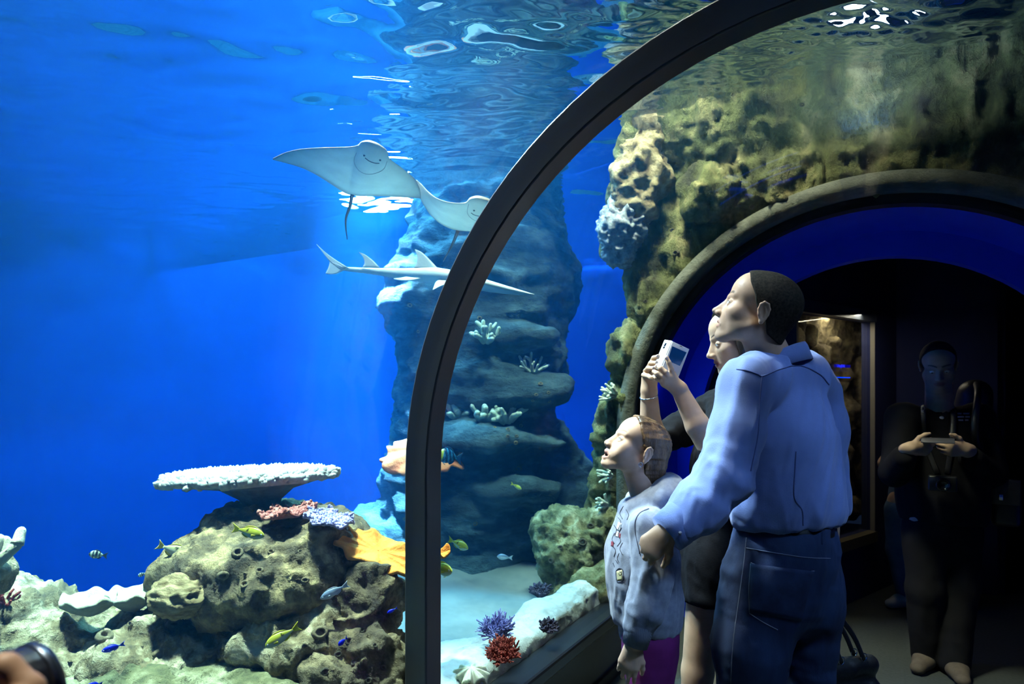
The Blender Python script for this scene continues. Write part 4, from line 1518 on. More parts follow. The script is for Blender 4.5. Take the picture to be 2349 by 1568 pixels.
manta('large pale bellied ray gliding with its left wing stretched level',
      [(92, 298), (180, 250), (300, 221), (450, 210), (600, 205), (720, 204), (785, 192), (808, 162), (870, 158), (950, 188), (1030, 236), (1040, 300), (1130, 362), (1200, 418), (1255, 465), (1290, 540)],
      [(94, 306), (200, 333), (330, 370), (450, 430), (560, 500), (650, 560), (695, 586), (715, 592), (745, 597), (800, 604), (860, 603), (960, 604), (1060, 608), (1160, 613), (1250, 618), (1300, 622)],
      8.6, [2.62, 2.56, 2.50, 2.46, 2.43, 2.41, 2.40, 2.37, 2.36, 2.37, 2.40, 2.45, 2.52, 2.58, 2.64, 2.70],
      [2.64, 2.64, 2.66, 2.70, 2.75, 2.80, 2.83, 2.84, 2.84, 2.84, 2.83, 2.82, 2.80, 2.78, 2.76, 2.74],
      [(742, 580, 2.82), (720, 690, 2.86), (690, 780, 2.9), (688, 860, 2.93), (700, 958, 2.96)], 2.0,
      [(838, 272), (968, 310)], [(845, 292), (880, 318), (925, 334), (962, 336)], [(775, 250), (755, 320), (790, 390), (860, 425), (940, 415), (1000, 380), (1025, 320)])
manta('smaller ray with an upswept wing half hidden behind the rib',
      [(1262, 473), (1300, 500), (1350, 560), (1420, 618), (1500, 650), (1600, 664), (1672, 662), (1698, 626), (1760, 618), (1840, 640), (1905, 662), (1912, 705), (1965, 740), (2005, 790), (2030, 840)],
      [(1262, 482), (1275, 570), (1308, 650), (1370, 750), (1450, 825), (1540, 870), (1590, 880), (1610, 884), (1660, 888), (1720, 891), (1800, 893), (1860, 895), (1930, 893), (1990, 885), (2030, 862)],
      8.6, [2.72, 2.70, 2.66, 2.60, 2.56, 2.54, 2.53, 2.50, 2.49, 2.50, 2.52, 2.55, 2.60, 2.64, 2.68],
      [2.74, 2.76, 2.80, 2.86, 2.92, 2.96, 2.98, 2.98, 2.98, 2.98, 2.97, 2.95, 2.90, 2.82, 2.72],
      [(1604, 884, 2.98), (1570, 970, 3.02), (1530, 1050, 3.06), (1482, 1135, 3.1)], 2.0,
      [(1735, 720), (1850, 744)], [(1710, 740), (1740, 758), (1790, 768), (1830, 766)], [(1690, 670), (1680, 740), (1720, 790), (1790, 812), (1850, 800), (1885, 760)], thmax=.055)


# ---------------------------------------------------------------- guitarfish
gf = empty('guitarfish', Z5((1300, 1230), 3.3), 'slender white guitarfish with tall dorsal fins swimming towards the rib', 'fish')
ctr = [(640, 1190), (700, 1200), (850, 1212), (1000, 1224), (1150, 1238), (1300, 1245), (1420, 1252), (1520, 1265), (1620, 1285), (1740, 1310), (1860, 1340), (2000, 1370), (2120, 1393), (2225, 1408)]
hh = [16, 18, 24, 34, 46, 58, 66, 62, 56, 52, 44, 32, 20, 5]
ww = [10, 14, 24, 38, 54, 72, 90, 96, 105, 130, 120, 90, 55, 8]
dep = [3.32 + .04 * math.sin(i * .6) for i in range(14)]
ctr3 = np.array([Z5(q, d) for q, d in zip(ctr, dep)])
sc = 3.32 / F_PX * .28097
V, col = [], []
n = 18
th = np.linspace(0, 2 * np.pi, n, endpoint=False)
axis = unit(ctr3[-1] - ctr3[0])
side = unit(np.cross(UP, axis))
upv = np.cross(axis, side)
ss = np.linspace(0, 13, 40)
for s_ in ss:
    c = np.array([np.interp(s_, range(14), ctr3[:, k]) for k in range(3)])
    a, b = np.interp(s_, range(14), hh) * sc, np.interp(s_, range(14), ww) * sc
    V.append(c + np.outer(np.sin(th) * a, upv) + np.outer(np.cos(th) * b, side))
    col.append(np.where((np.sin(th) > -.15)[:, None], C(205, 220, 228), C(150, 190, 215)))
V, col = np.concatenate(V), np.concatenate(col)
f = [(i * n + j, (i + 1) * n + j, (i + 1) * n + (j + 1) % n, i * n + (j + 1) % n) for i in range(39) for j in range(n)] + [tuple(range(n)), tuple(39 * n + j for j in range(n - 1, -1, -1))]
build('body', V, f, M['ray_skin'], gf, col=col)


def gfin(nm, pts, base_n, d=3.32, dd=0.0, th_=.012):
    """fin outline between a front edge and a rear edge, both from root to tip"""
    fr, rr = pts
    k = len(fr)
    fa = spline([Z5(q, d + dd * i / (k - 1)) for i, q in enumerate(fr)], 12)
    ra = spline([Z5(q, d + dd * i / (k - 1)) for i, q in enumerate(rr)], 12)
    t = np.linspace(0, 1, 7)
    g = fa[:, None] * (1 - t)[None, :, None] + ra[:, None] * t[None, :, None]
    vv, ff = solid_sheet(g, side, th_)
    build(nm, vv, ff, M['ray_skin'], gf, col=np.tile(C(210, 224, 232), (len(vv), 1)))


gfin('dorsal_fin', ([(1450, 1205), (1370, 1120), (1310, 1065), (1254, 1038)], [(1245, 1190), (1265, 1150), (1272, 1100), (1252, 1042)]), side)
gfin('dorsal_fin', ([(970, 1190), (910, 1130), (850, 1085), (796, 1060)], [(825, 1185), (842, 1150), (830, 1105), (798, 1066)]), side)
gfin('tail_fin', ([(720, 1195), (600, 1120), (520, 1060), (450, 995)], [(640, 1205), (560, 1140), (520, 1090), (452, 1002)]), side)
gfin('tail_fin', ([(700, 1195), (660, 1215), (610, 1238), (560, 1242)], [(560, 1130), (550, 1180), (535, 1215), (524, 1236)]), side)
gfin('pectoral_fin', ([(1660, 1285), (1560, 1310), (1480, 1330), (1400, 1368)], [(1440, 1290), (1420, 1310), (1410, 1335), (1398, 1370)]), UP, 3.25, -.12)
gfin('pectoral_fin', ([(1750, 1310), (1680, 1330), (1650, 1350), (1640, 1375)], [(1560, 1320), (1570, 1340), (1590, 1355), (1630, 1374)]), UP, 3.24, -.08)
gfin('pelvic_fin', ([(1300, 1275), (1220, 1290), (1130, 1290), (1080, 1280)], [(1180, 1262), (1140, 1270), (1110, 1274), (1078, 1276)]), UP, 3.28, -.05)
# ---------------------------------------------------------------- people: shared builders
def cv(r, up_, f):
    return r * RT + up_ * UP + f * FW


def face_frame(px, tilt, yaw=0.0, roll=0.0):
    """head frame for a face turned to the left of the view; yaw > 0 turns it away from the camera"""
    k = (px - 1174.5) / F_PX
    h = unit(-RT + k * FW)
    away = unit(FW + k * RT)
    a = math.radians(yaw)
    h = unit(h * math.cos(a) + away * math.sin(a))
    t = math.radians(tilt)
    fw = h * math.cos(t) + UP * math.sin(t)
    up_ = UP * math.cos(t) - h * math.sin(t)
    R = frame(fw, up_)
    if roll:
        c, s = math.cos(math.radians(roll)), math.sin(math.radians(roll))
        R = R @ np.array([[1, 0, 0], [0, c, -s], [0, s, c]])
    return R


def head_sdf(s, O, R, sc, fem=0.0, mouth=0.0, ears=True, nose=1.0, inf=0.0, kid=False, eo=1.0):
    s.at(O, R, sc)
    i = inf
    s.ell((-.010, 0, .052), (.097 + i, .076 + i, .078 + i), .02)
    s.ell((-.046, 0, .028), (.060 + i, .066 + i, .070 + i), .03)
    s.ell((.045, 0, .058), (.047 + i, .062 + i, .054 + i), .03)
    if inf > 0: return s
    s.ell((.044, 0, -.012), (.050, .059 - .003 * fem, .060), .02)
    j = .021 - .003 * fem
    for y in (-1, 1):
        s.cone((.002, y * (.050 - .005 * fem), -.040), (.070, y * .017, -.088), j, .018 - .002 * fem, .022)
        s.ell((.030, y * .036, -.040), (.040, .024, .040), .025)
        s.ell((.060, y * .041, -.012), (.026, .022, .022 + (.004 if kid else 0)), .02)
        if kid: s.ell((.062, y * .034, -.036), (.024, .022, .022), .018)
        s.cone((.092, y * .010, .030 + .003 * fem), (.075, y * .042, .035), .0068 - .002 * fem, .0055, .016)
    s.ell((.082, 0, -.091), (.018, .022 - .004 * fem, .016), .016)
    s.ell((.076, 0, -.052), (.026, .033, .034), .018)
    s.ell((.078, 0, -.020), (.022, .026, .030), .018)
    for y in (-1, 1):                                                         # eyes: socket, lid
        s.ell((.106, y * .033, .011), (.020, .017, .011), .014, 'sub')
        s.ell((.0800, y * .031, .0095), (.0150, .0165, .0138), .004)
    n = nose
    s.cone((.091, 0, .024), (.1075 + .009 * n, 0, -.016), .0062, .0080, .012)
    s.cone((.088, 0, .010), (.102 + .004 * n, 0, -.024), .0095, .0125, .010)
    s.ell((.1085 + .0115 * n, 0, -.0230), (.0102, .0095, .0086), .008)
    for y in (-1, 1):
        s.ell((.1040 + .003 * n, y * .0120, -.0265), (.0115, .0062, .0076), .006)
        s.ell((.1080 + .007 * n, y * .0058, -.0350), (.0055, .0030, .0045), .003, 'sub')
    # lips
    up_z, lo_z = -.0510 + .002 * mouth, -.0630 - .012 * mouth
    s.chain([(.0900, -.024, -.058), (.0995, -.010, up_z), (.1000, 0, up_z - .0012), (.0995, .010, up_z), (.0900, .024, -.058)], [.0026, .0046, .0046, .0046, .0026], .006)
    s.chain([(.0885, -.022, -.0595 - .006 * mouth), (.0965, -.009, lo_z), (.0965, .009, lo_z), (.0885, .022, -.0595 - .006 * mouth)], [.0026, .0052, .0052, .0026], .006)
    if mouth > 0.3:
        s.ell((.096, 0, -.0575 - .005 * mouth), (.020, .021, .0065 * mouth), .002, 'sub')
    else:
        s.ell((.1040, 0, -.0570 - .004 * mouth), (.014, .023, .0013 + .005 * mouth), .002, 'sub')
    for y in (-1, 1):
        s.ell((.0985, y * .0320, .0092), (.0190, .0140, .0050 * eo), .002, 'sub')    # eye slit
    if ears:
        for y in (-1, 1):
            c, q = math.cos(y * .35), math.sin(y * .35)
            Re = np.array([[c, -q, 0], [q, c, 0], [0, 0, 1.0]]) @ np.array([[.97, 0, .24], [0, 1, 0], [-.24, 0, .97]])
            o = np.array([-.016, y * .074, .004])
            s.ell(o + Re @ V3(0, y * .004, .002), (.0165, .0052, .0285), .004, R=Re)
            s.ell(o + Re @ V3(.003, y * .0105, .000), (.0105, .0062, .0200), .003, 'sub', R=Re)
            rim = [(.013, .006, -.004), (.014, .006, .010), (.010, .008, .024), (.000, .009, .030), (-.011, .010, .024), (-.0155, .010, .010), (-.013, .009, -.006), (-.006, .007, -.018), (.002, .006, -.026)]
            s.chain([o + Re @ V3(a, y * b, d) for a, b, d in rim], [.0028, .0034, .0036, .0036, .0036, .0034, .0032, .0036, .0045], .003)
            s.ell(o + Re @ V3(.004, y * .005, -.026), (.0075, .0042, .0085), .004, R=Re)
            s.ell(o + Re @ V3(.012, y * .006, -.004), (.0042, .0038, .0065), .003, R=Re)
            s.chain([o + Re @ V3(a, y * b, d) for a, b, d in ((-.004, .0065, .016), (-.008, .007, .002), (-.004, .0065, -.012))], [.0026, .003, .003], .003)
    return s


def neck(s, O, R, sc, to, r0=.055, r1=.060):
    a = s.at(O, R, sc).w((-.018, 0, -.045))
    s.at((0, 0, 0))
    s.cone(a, to, r0 * sc, r1 * sc, .02)
    return s


def local(v, O, R, sc):
    return (v - O) @ R / sc


def face_col(v, O, R, sc, skin, lip, brow, browz=.038, stub=None, mouth=0.0, bth=.0038, lash=None, eo=1.0):
    L = local(v, O, R, sc)
    c = np.tile(np.asarray(skin, float), (len(v), 1))
    x, y, z = L.T
    if stub is not None:
        m = np.clip((.0 - z) * 25 - .3, 0, 1) * np.clip((x + .005) * 30, 0, 1) * (z > -.115) * .45
        c = c * (1 - m[:, None]) + np.asarray(stub) * m[:, None]
    zz = -.057 - .004 * mouth
    w = np.clip((1.12 - ((np.abs(y) / .026) ** 2 + ((z - zz) / (.0125 + .008 * mouth)) ** 2)) / .35, 0, 1) * (x > .084)
    c = c * (1 - w[:, None]) + np.asarray(lip) * w[:, None]
    if mouth > .3:
        m = (x > .055) & (x < .0935) & (np.abs(y) < .022) & (np.abs(z - zz) < .011)
        c[m] = (0.02, 0.008, 0.008)
    if lash is not None:
        q = ((np.abs(y) - .032) / .0150) ** 2 + ((z - .0092) / (.0050 * eo + .0022)) ** 2
        w = np.clip((1.15 - q) / .4, 0, 1) * (x > .078) * np.clip((z - .0065) / .002, 0, 1)
        c = c * (1 - w[:, None]) + np.asarray(lash) * w[:, None]
    zb = browz + .006 * np.sin(np.clip((np.abs(y) - .012) / .038, 0, 1) * np.pi * .75)
    w = np.clip((bth + .001 - np.abs(z - zb)) / .002, 0, 1) * (x > .055) * np.clip((np.abs(y) - .009) / .003, 0, 1) * np.clip((.052 - np.abs(y)) / .006, 0, 1) * .9
    c = c * (1 - w[:, None]) + np.asarray(brow) * w[:, None]
    return c


M['skin'] = mat('skin', None, (0.90, 1.08), scale=24, vc=True, rough=.5, spec=.35, sss=.0, bump=.08, bscale=220)
M['eyeball'] = mat('eye_white', (0.75, 0.75, 0.72), rough=.15)
M['iris_dark'] = mat('dark_iris', (0.02, 0.015, 0.012), rough=.1)
M['nail'] = mat('nail', (0.62, 0.48, 0.46), rough=.25)
M['tooth'] = mat('tooth', (0.80, 0.78, 0.70), rough=.3)


def eyes(root, O, R, sc, gaze=(1, 0, 0)):
    g = unit(gaze)
    for y in (-1, 1):
        c = np.asarray(O) + sc * (R @ V3(.0812, y * .0310, .0095))
        v, f = icos(c, .0128 * sc, 3)
        e = build('eye', v, f, M['eyeball'], root)
        pc = c + sc * (R @ (g * .0088))
        v, f = icos((0, 0, 0), (.0068 * sc, .0068 * sc, .0046 * sc), 2)
        Rg = np.array(Vector(R @ g).to_track_quat('Z', 'Y').to_matrix())
        build('iris', v @ Rg.T + pc, f, M['iris_dark'], e)


def hair_cut(O, R, sc, gx, gz):
    """field that is negative on the hair side of a hairline z = g(x) in head coordinates"""
    def fn(x, y, z):
        dx, dy, dz = x - O[0], y - O[1], z - O[2]
        lx = (dx * R[0, 0] + dy * R[1, 0] + dz * R[2, 0]) / sc
        lz = (dx * R[0, 2] + dy * R[1, 2] + dz * R[2, 2]) / sc
        return (np.interp(lx.ravel(), gx, gz).reshape(lx.shape) - lz) * sc * .7
    return fn


def inter(s, fn, k=0.004):
    s._op((slice(None),) * 3, (-fn(s.ax[0][:, None, None], s.ax[1][None, :, None], s.ax[2][None, None, :])).astype(np.float32), k, 'sub')
    return s


def bounds(pts, m):
    p = np.asarray(pts, float)
    return p.min(0) - m, p.max(0) + m


def hand_auto(s, wrist, fdir, pnorm, sc=1.0, curl=(.4, .5, .4), spread=.10, thumb=(.6, .5), flip=1, wr=.026):
    """hand from a wrist point: fdir fingers, pnorm = palm side; flip mirrors the thumb side"""
    x = unit(fdir)
    z = -unit(np.asarray(pnorm) - x * (np.asarray(pnorm) @ x))
    y = np.cross(z, x) * flip
    s.at((0, 0, 0))
    w = np.asarray(wrist, float)
    tips = []
    for i, (oy, L, r) in enumerate(((.029, .070, .0088), (.010, .078, .0090), (-.010, .073, .0086), (-.028, .058, .0076))):
        d = unit(x + spread * (1.2 - i * .8) * y)
        k = w + sc * (x * (.085 - .006 * abs(i - 1)) + y * oy)
        s.cone(w + sc * (y * oy * .5 + x * .005), k, .0155 * sc, .0120 * sc, .012 * sc)
        p, a = k, 0.0
        for j, (fr, cu) in enumerate(zip((.46, .30, .24), curl)):
            a += cu * (1 + .12 * i)
            q = p + sc * L * fr * (d * math.cos(a) - z * math.sin(a))
            s.cone(p, q, (r - .0006 * j) * sc, (r - .0006 * (j + 1)) * sc, .004 * sc)
            p = q
        tips.append(p)
    s.cone(w - x * .03 * sc, w + x * .02 * sc, wr * sc, wr * .92 * sc, .02 * sc, sq=(z, .72))
    s.cone(w + sc * (x * .03), w + sc * (x * .07), .030 * sc, .034 * sc, .015 * sc, sq=(z, .42))
    t0 = w + sc * (x * .018 + y * .022 - z * .004)
    a = thumb[0]
    t1 = t0 + sc * .042 * unit(x * math.cos(a) + y * math.sin(a) - z * thumb[1] * .6)
    t2 = t1 + sc * .030 * unit(x * math.cos(a * .5) + y * math.sin(a * .5) - z * thumb[1])
    t3 = t2 + sc * .022 * unit(x * math.cos(a * .2) + y * math.sin(a * .2) - z * thumb[1])
    s.chain([t0, t1, t2, t3], [.0145 * sc, .0115 * sc, .0098 * sc, .0080 * sc], .008 * sc)
    return tips


def fold(v, f, amp, sc, axis, stretch=4.0, seed=0, mask=None, octv=3):
    """cloth folds: ridged noise stretched along an axis"""
    ax = unit(axis)
    q = v - np.outer(v @ ax, ax) * (1 - 1 / stretch)
    d = amp * fbm(q * sc, octv, seed, ridge=True)
    if mask is not None: d = d * mask
    return v + vnormals(v, f) * d[:, None]


def on(bv, pts, off=.0015, n=24, smooth=True):
    """pixel polyline laid onto a surface"""
    out = []
    p = spline([(a, b, 0) for a, b in pts], n) if smooth and len(pts) > 2 else np.array([(a, b, 0) for a, b in pts], float)
    if not smooth or len(pts) == 2:
        t = np.linspace(0, len(pts) - 1, n)
        p = np.stack([np.interp(t, range(len(pts)), np.array(pts, float)[:, k]) for k in (0, 1)], 1)
    for q in p:
        r = hit(bv, q[0], q[1])
        if r is not None: out.append(r[0] - off * unit(ray(q[0], q[1])))
    return np.array(out)


def seam(name, bv, pts, m, parent, r=.0014, n=26, smooth=True):
    p = on(bv, pts, .0006, n, smooth)
    if len(p) < 3: return None
    v, f = tube(p, r, 6)
    return build(name, v, f, m, parent)


def patch(name, bv, quad, m, parent, nu=10, nv=12, off=.002, th=.002, col=None):
    """thin cloth patch lying on a surface inside a pixel quad (tl, tr, br, bl)"""
    q = np.array(quad, float)
    g = np.zeros((nv, nu, 3))
    for i in range(nv):
        for j in range(nu):
            a, b = i / (nv - 1), j / (nu - 1)
            p = (q[0] * (1 - b) + q[1] * b) * (1 - a) + (q[3] * (1 - b) + q[2] * b) * a
            r = hit(bv, p[0], p[1])
            if r is None: return None
            g[i, j] = r[0] - off * unit(ray(p[0], p[1]))
    v, f = solid_sheet(g, -unit(ray(q[:, 0].mean(), q[:, 1].mean())), th)
    return build(name, v, f, m, parent)
# ---------------------------------------------------------------- man in the blue shirt
M['hair_dark'] = mat('short_dark_hair', (0.010, 0.008, 0.006), (0.035, 0.028, 0.020), scale=140, rough=.8, spec=.15, bump=.6, bscale=300)
M['shirt'] = mat('blue_shirt_cotton', (0.15, 0.22, 0.50), (0.20, 0.28, 0.60), scale=5, rough=.8, sheen=.2, bump=.35, bscale=260, wave=(130, .12))
M['denim'] = mat('dark_denim', (0.008, 0.018, 0.062), (0.022, 0.048, 0.135), scale=9, rough=.85, bump=.4, bscale=320, stretch=(1, 1, .35))
M['denim_pocket'] = mat('denim_pocket', (0.007, 0.016, 0.055), (0.018, 0.040, 0.115), scale=12, rough=.85, bump=.4, bscale=320)
M['stitch'] = mat('pale_stitching', (0.22, 0.24, 0.32), rough=.8)
M['belt'] = mat('black_leather_belt', (0.010, 0.010, 0.012), rough=.4)
M['shoe'] = mat('dark_leather', (0.012, 0.011, 0.012), rough=.4)
SKIN_M = C(196, 158, 128)

md = 1.90
man = empty('person', P(1790, 1975, md) * np.array([1, 1, 0]), 'man in a blue shirt and jeans gazing up into the tank', 'person')
HO = P(1738, 722, 1.88)
HR = face_frame(1738, 19, 2)
HS = 0.95
s = SDF(*bounds([HO + UP * .13, HO - UP * .20, HO + RT * .13, HO - RT * .13, HO + FW * .11, HO - FW * .11], .035), .0020)
head_sdf(s, HO, HR, HS, 0.0, 0.22, nose=1.15)
neck(s, HO, HR, HS, P(1778, 845, 1.90), .056, .064)
hv, hf = s.mesh()
hc = face_col(hv, HO, HR, HS, SKIN_M, C(176, 128, 108), C(95, 76, 55), .037, lash=C(70, 52, 40), stub=C(120, 105, 90), mouth=.22)
# mole on the chin, creases on the forehead come from the skin relief
L = local(hv, HO, HR, HS)
m = (L[:, 0] > .03) & (L[:, 2] > .060) & (L[:, 2] < .098)
hv = hv + vnormals(hv, hf) * (-.0005 * m * np.clip(1 - np.abs(L[:, 1]) / .055, 0, 1) * np.clip(np.sin(L[:, 2] * 2 * np.pi / .0105), 0, 1))[:, None]
# arms, hands and the body under the clothes
LSH, LEL, LWR = P(1712, 885, 1.80), P(1657, 1098, 1.74), P(1542, 1212, 1.71)
RSH, REL, RWR = P(1868, 890, 2.02), P(1900, 1120, 2.06), P(1896, 1330, 2.10)
HND = P(1530, 1222, 1.80)
s = SDF(*bounds([LWR, P(1480, 1300, 1.70), P(1490, 1200, 1.68)], .07), .0026)
s.at((0, 0, 0)).cone(LEL, LWR, .038, .029, .01)
tipsM = hand_auto(s, P(1534, 1217, 1.70), unit(cv(-.62, -.60, .10)), unit(cv(.30, -.30, .88)), .84, (.55, .75, .55), .05, (.75, .55), 1)
av, af = s.mesh()
s = SDF(*bounds([P(1600, 800, 1.9), P(2000, 1980, 1.9)], .30), .016)
tf = unit(cv(-.55, 0, .83))                                   # the way his chest faces
tl = np.cross(UP, tf)
s.chain([P(1796, 975, 1.92), P(1802, 1040, 1.92), P(1806, 1100, 1.93), P(1806, 1210, 1.93), P(1800, 1290, 1.93)], [.10, .125, .125, .125, .135], .04, sq=(tf, .62))
s.chain([LSH, LEL, LWR], [.05, .042, .03], .02)
s.chain([RSH, REL, RWR], [.05, .042, .03], .02)
s.cone(P(1790, 900, 1.92), LSH, .05, .045, .02); s.cone(P(1790, 900, 1.92), RSH, .05, .045, .02); s.cone(P(1790, 900, 1.92), P(1796, 990, 1.92), .07, .10, .02)
s.cone(P(1782, 850, 1.905), P(1788, 900, 1.92), .050, .055, .02)
s.chain([P(1745, 1320, 1.88), P(1722, 1640, 1.87), P(1716, 1930, 1.90)], [.085, .062, .045], .03)
s.chain([P(1840, 1320, 2.0), P(1838, 1640, 2.0), P(1830, 1925, 2.03)], [.085, .062, .045], .03)
bv_, bf_ = s.mesh()
s = SDF(*bounds([RWR, RWR - UP * .20], .07), .0035)
s.at((0, 0, 0)).cone(REL, RWR, .036, .028, .01)
hand_auto(s, RWR - UP * .01, V3(0, 0, -1) + .1 * tf, tl, .95, (1.0, 1.3, .8), .02, (.5, .9), 1)
rv, rf = s.mesh()
v, f = merge((hv, hf), (av, af), (bv_, bf_), (rv, rf))
col = np.concatenate([hc, np.tile(SKIN_M, (len(av), 1)), np.tile(SKIN_M, (len(bv_) + len(rv), 1))])
build('body', v, f, M['skin'], man, col=col)
eyes(man, HO, HR, HS, (.95, 0, .25))
mv, mf = icos(HO + HR @ V3(.080, .018, -.083), .0030, 1)
build('mole', mv, mf, M['hair_dark'], man)
# hair
s = SDF(*bounds([HO + UP * .14, HO - UP * .12, HO + RT * .12, HO - RT * .10, HO + FW * .1, HO - FW * .1], .03), .0032)
head_sdf(s, HO, HR, HS, ears=False, inf=.0045)
s.at(HO, HR, HS).cone((-.03, 0, -.01), (-.045, 0, -.075), .062, .054, .03)
inter(s, hair_cut(HO, HR, HS, [-.14, -.085, -.045, -.030, -.022, -.004, .004, .022, .046, .060, .075, .10], [-.075, -.068, -.050, -.02, .035, .006, .012, .050, .082, .112, .124, .14]))
v, f = s.mesh()
build('hair', v, f, M['hair_dark'], man)

# shirt
s = SDF(*bounds([P(1560, 770, 1.9), P(1960, 1270, 1.9), LWR, RSH + RT * .1, P(1800, 1000, 2.15), P(1640, 1100, 1.60)], .05), .0058)
s.at((0, 0, 0))
s.chain([P(1792, 945, 1.92), P(1800, 1000, 1.92), P(1806, 1060, 1.93), P(1808, 1120, 1.93), P(1806, 1160, 1.93), P(1803, 1192, 1.93)], [.142, .166, .166, .172, .178, .160], .03, sq=(tf, .68))
s.cone(P(1788, 854, 1.91), P(1742, 872, 1.84), .070, .066, .03)
s.cone(P(1794, 850, 1.915), P(1848, 868, 1.98), .070, .068, .03)
s.cone(P(1742, 872, 1.84), LSH, .066, .068, .03)
s.cone(P(1848, 872, 1.98), RSH, .066, .066, .03)
s.chain([LSH, P(1690, 985, 1.77), LEL, P(1600, 1160, 1.725), P(1556, 1200, 1.71)], [.068, .065, .062, .056, .048], .02)
s.chain([RSH, P(1890, 990, 2.04), REL, P(1902, 1220, 2.08), RWR], [.066, .060, .056, .050, .042], .02)
s.at(HO, HR, HS)
s.at((0, 0, 0)).cone(P(1775, 760, 1.895), P(1783, 830, 1.905), .060, .064, 0.0, 'sub')
s.half(P(1805, 1216, 1.80), (0, 0, -1), .01)
s.half(P(1536, 1216, 1.705), unit(P(1536, 1216, 1.705) - P(1600, 1160, 1.725)))
v, f = s.mesh()
v = relax(v, f, 1)
# folds: gathered below the shoulder, pulled around the elbow, loose over the belt
dz = 1.45 - v[:, 2]
v = fold(v, f, .0050, 19, unit(LEL - LSH), 12, 3, octv=2)
v = fold(v, f, .0070, 9, unit(UP - .5 * tl), 7, 9, octv=2)
lift = np.clip(1 - np.abs(v[:, 2] - 1.09) / .12, 0, 1)
v = fold(v, f, .0055, 14, UP + .3 * tl, 5, 15, lift, 2)
near_el = np.exp(-(np.linalg.norm(v - LEL, axis=1) / .12) ** 2)
v = fold(v, f, .0080, 16, np.cross(unit(LWR - LEL), FW) + .3 * UP, 4, 21, near_el, 2)
fore = np.exp(-(np.linalg.norm(v - .5 * (LEL + LWR), axis=1) / .10) ** 2)
v = fold(v, f, .0055, 18, unit(LWR - LEL), 5, 27, fore, 2)
build('shirt', v, f, M['shirt'], man)
SB = bvh_of(v, f)
# collar: fold-over band round the neck
cc = P(1786, 828, 1.905)
th = np.linspace(0, 2 * np.pi, 40, endpoint=False)
fwd_n = unit(HR[:, 0] * np.array([1, 1, 0]))
lft_n = np.cross(UP, fwd_n)
rows = []
for (r, z, lean) in ((.062, -.022, 0), (.064, .016, 0), (.068, .024, 0), (.074, .014, .004), (.088, -.026, .010), (.080, -.028, .010)):
    rows.append(cc + np.outer(np.cos(th) * r * 1.05, fwd_n) + np.outer(np.sin(th) * r, lft_n) + np.outer(z - .036 * np.cos(th) - .004 * np.cos(2 * th), UP))
v = np.concatenate(rows)
f = [(i * 40 + j, i * 40 + (j + 1) % 40, ((i + 1) % 6) * 40 + (j + 1) % 40, ((i + 1) % 6) * 40 + j) for i in range(6) for j in range(40)]
build('collar', v, f, M['shirt'], man)
# cuff
ax = unit(P(1556, 1200, 1.71) - P(1528, 1226, 1.70))
cp = [P(1568, 1190, 1.714), P(1530, 1223, 1.702)]
v, f = tube([cp[0], cp[0] * .5 + cp[1] * .5, cp[1], cp[1] + unit(cp[0] - cp[1]) * .002, cp[0]], [.0545, .0545, .052, .0475, .049], 28, cap=False)
v = fold(v, f, .0022, 26, ax, 3, 4)
cu = build('cuff', v, f, M['shirt'], man)
bb = hit(bvh_of(v, f), 1560, 1222)
if bb:
    v, f = icos(bb[0], (.006, .006, .006), 1)
    build('button', v, f, M['stitch'], cu)
M['seam_blue'] = mat('shirt_seam', (0.09, 0.13, 0.33), rough=.8)
seam('seam', SB, [(1690, 846), (1715, 850), (1738, 858), (1750, 862), (1790, 846), (1835, 838), (1880, 858), (1902, 882)], M['seam_blue'], man, .0022, 40)
seam('seam', SB, [(1748, 860), (1742, 930), (1738, 1000), (1722, 1080)], M['seam_blue'], man, .0020)
seam('seam', SB, [(1826, 1035), (1824, 1080), (1822, 1140), (1840, 1170), (1842, 1205)], M['seam_blue'], man, .0020)
# jeans
s = SDF(*bounds([P(1640, 1200, 1.9), P(1940, 1200, 1.9), P(1720, 1960, 1.88), P(1840, 1960, 2.02), P(1800, 1300, 2.12), P(1800, 1300, 1.72)], .07), .0085)
s.at((0, 0, 0))
s.chain([P(1802, 1212, 1.93), P(1801, 1260, 1.93), P(1795, 1330, 1.93)], [.158, .166, .160], .03, sq=(tf, .72))
s.ell(P(1768, 1370, 1.87), (.10, .10, .12), .05); s.ell(P(1850, 1370, 1.98), (.10, .10, .12), .05)
s.chain([P(1742, 1330, 1.89), P(1722, 1480, 1.87), P(1718, 1640, 1.87), P(1714, 1935, 1.90)], [.105, .100, .082, .070], .03)
s.chain([P(1850, 1330, 1.99), P(1842, 1480, 2.0), P(1838, 1640, 2.0), P(1830, 1930, 2.03)], [.102, .090, .078, .068], .02)
s.half(P(1802, 1214, 1.80), (0, 0, 1))
v, f = s.mesh()
v = fold(v, f, .0035, 12, V3(.2, .1, 1), 2.5, 31)
v = fold(v, f, .0035, 15, tl + .3 * UP, 3, 33)
build('jeans', v, f, M['denim'], man)
JB = bvh_of(v, f)
seam('stitching', JB, [(1712, 1232), (1706, 1290), (1694, 1380), (1682, 1470), (1676, 1567)], M['stitch'], man, .0011)
seam('stitching', JB, [(1712, 1256), (1780, 1268), (1850, 1278), (1905, 1280)], M['stitch'], man, .0011)
pk = patch('pocket', JB, [(1722, 1292), (1868, 1310), (1838, 1425), (1719, 1402)], M['denim_pocket'], man, 14, 12, .0025, .003)
seam('stitching', JB, [(1722, 1290), (1760, 1305), (1810, 1314), (1868, 1309)], M['stitch'], man, .0014)
seam('stitching', JB, [(1722, 1292), (1718, 1350), (1719, 1404)], M['stitch'], man, .0012)
seam('stitching', JB, [(1719, 1406), (1750, 1426), (1784, 1444)], M['stitch'], man, .0012)
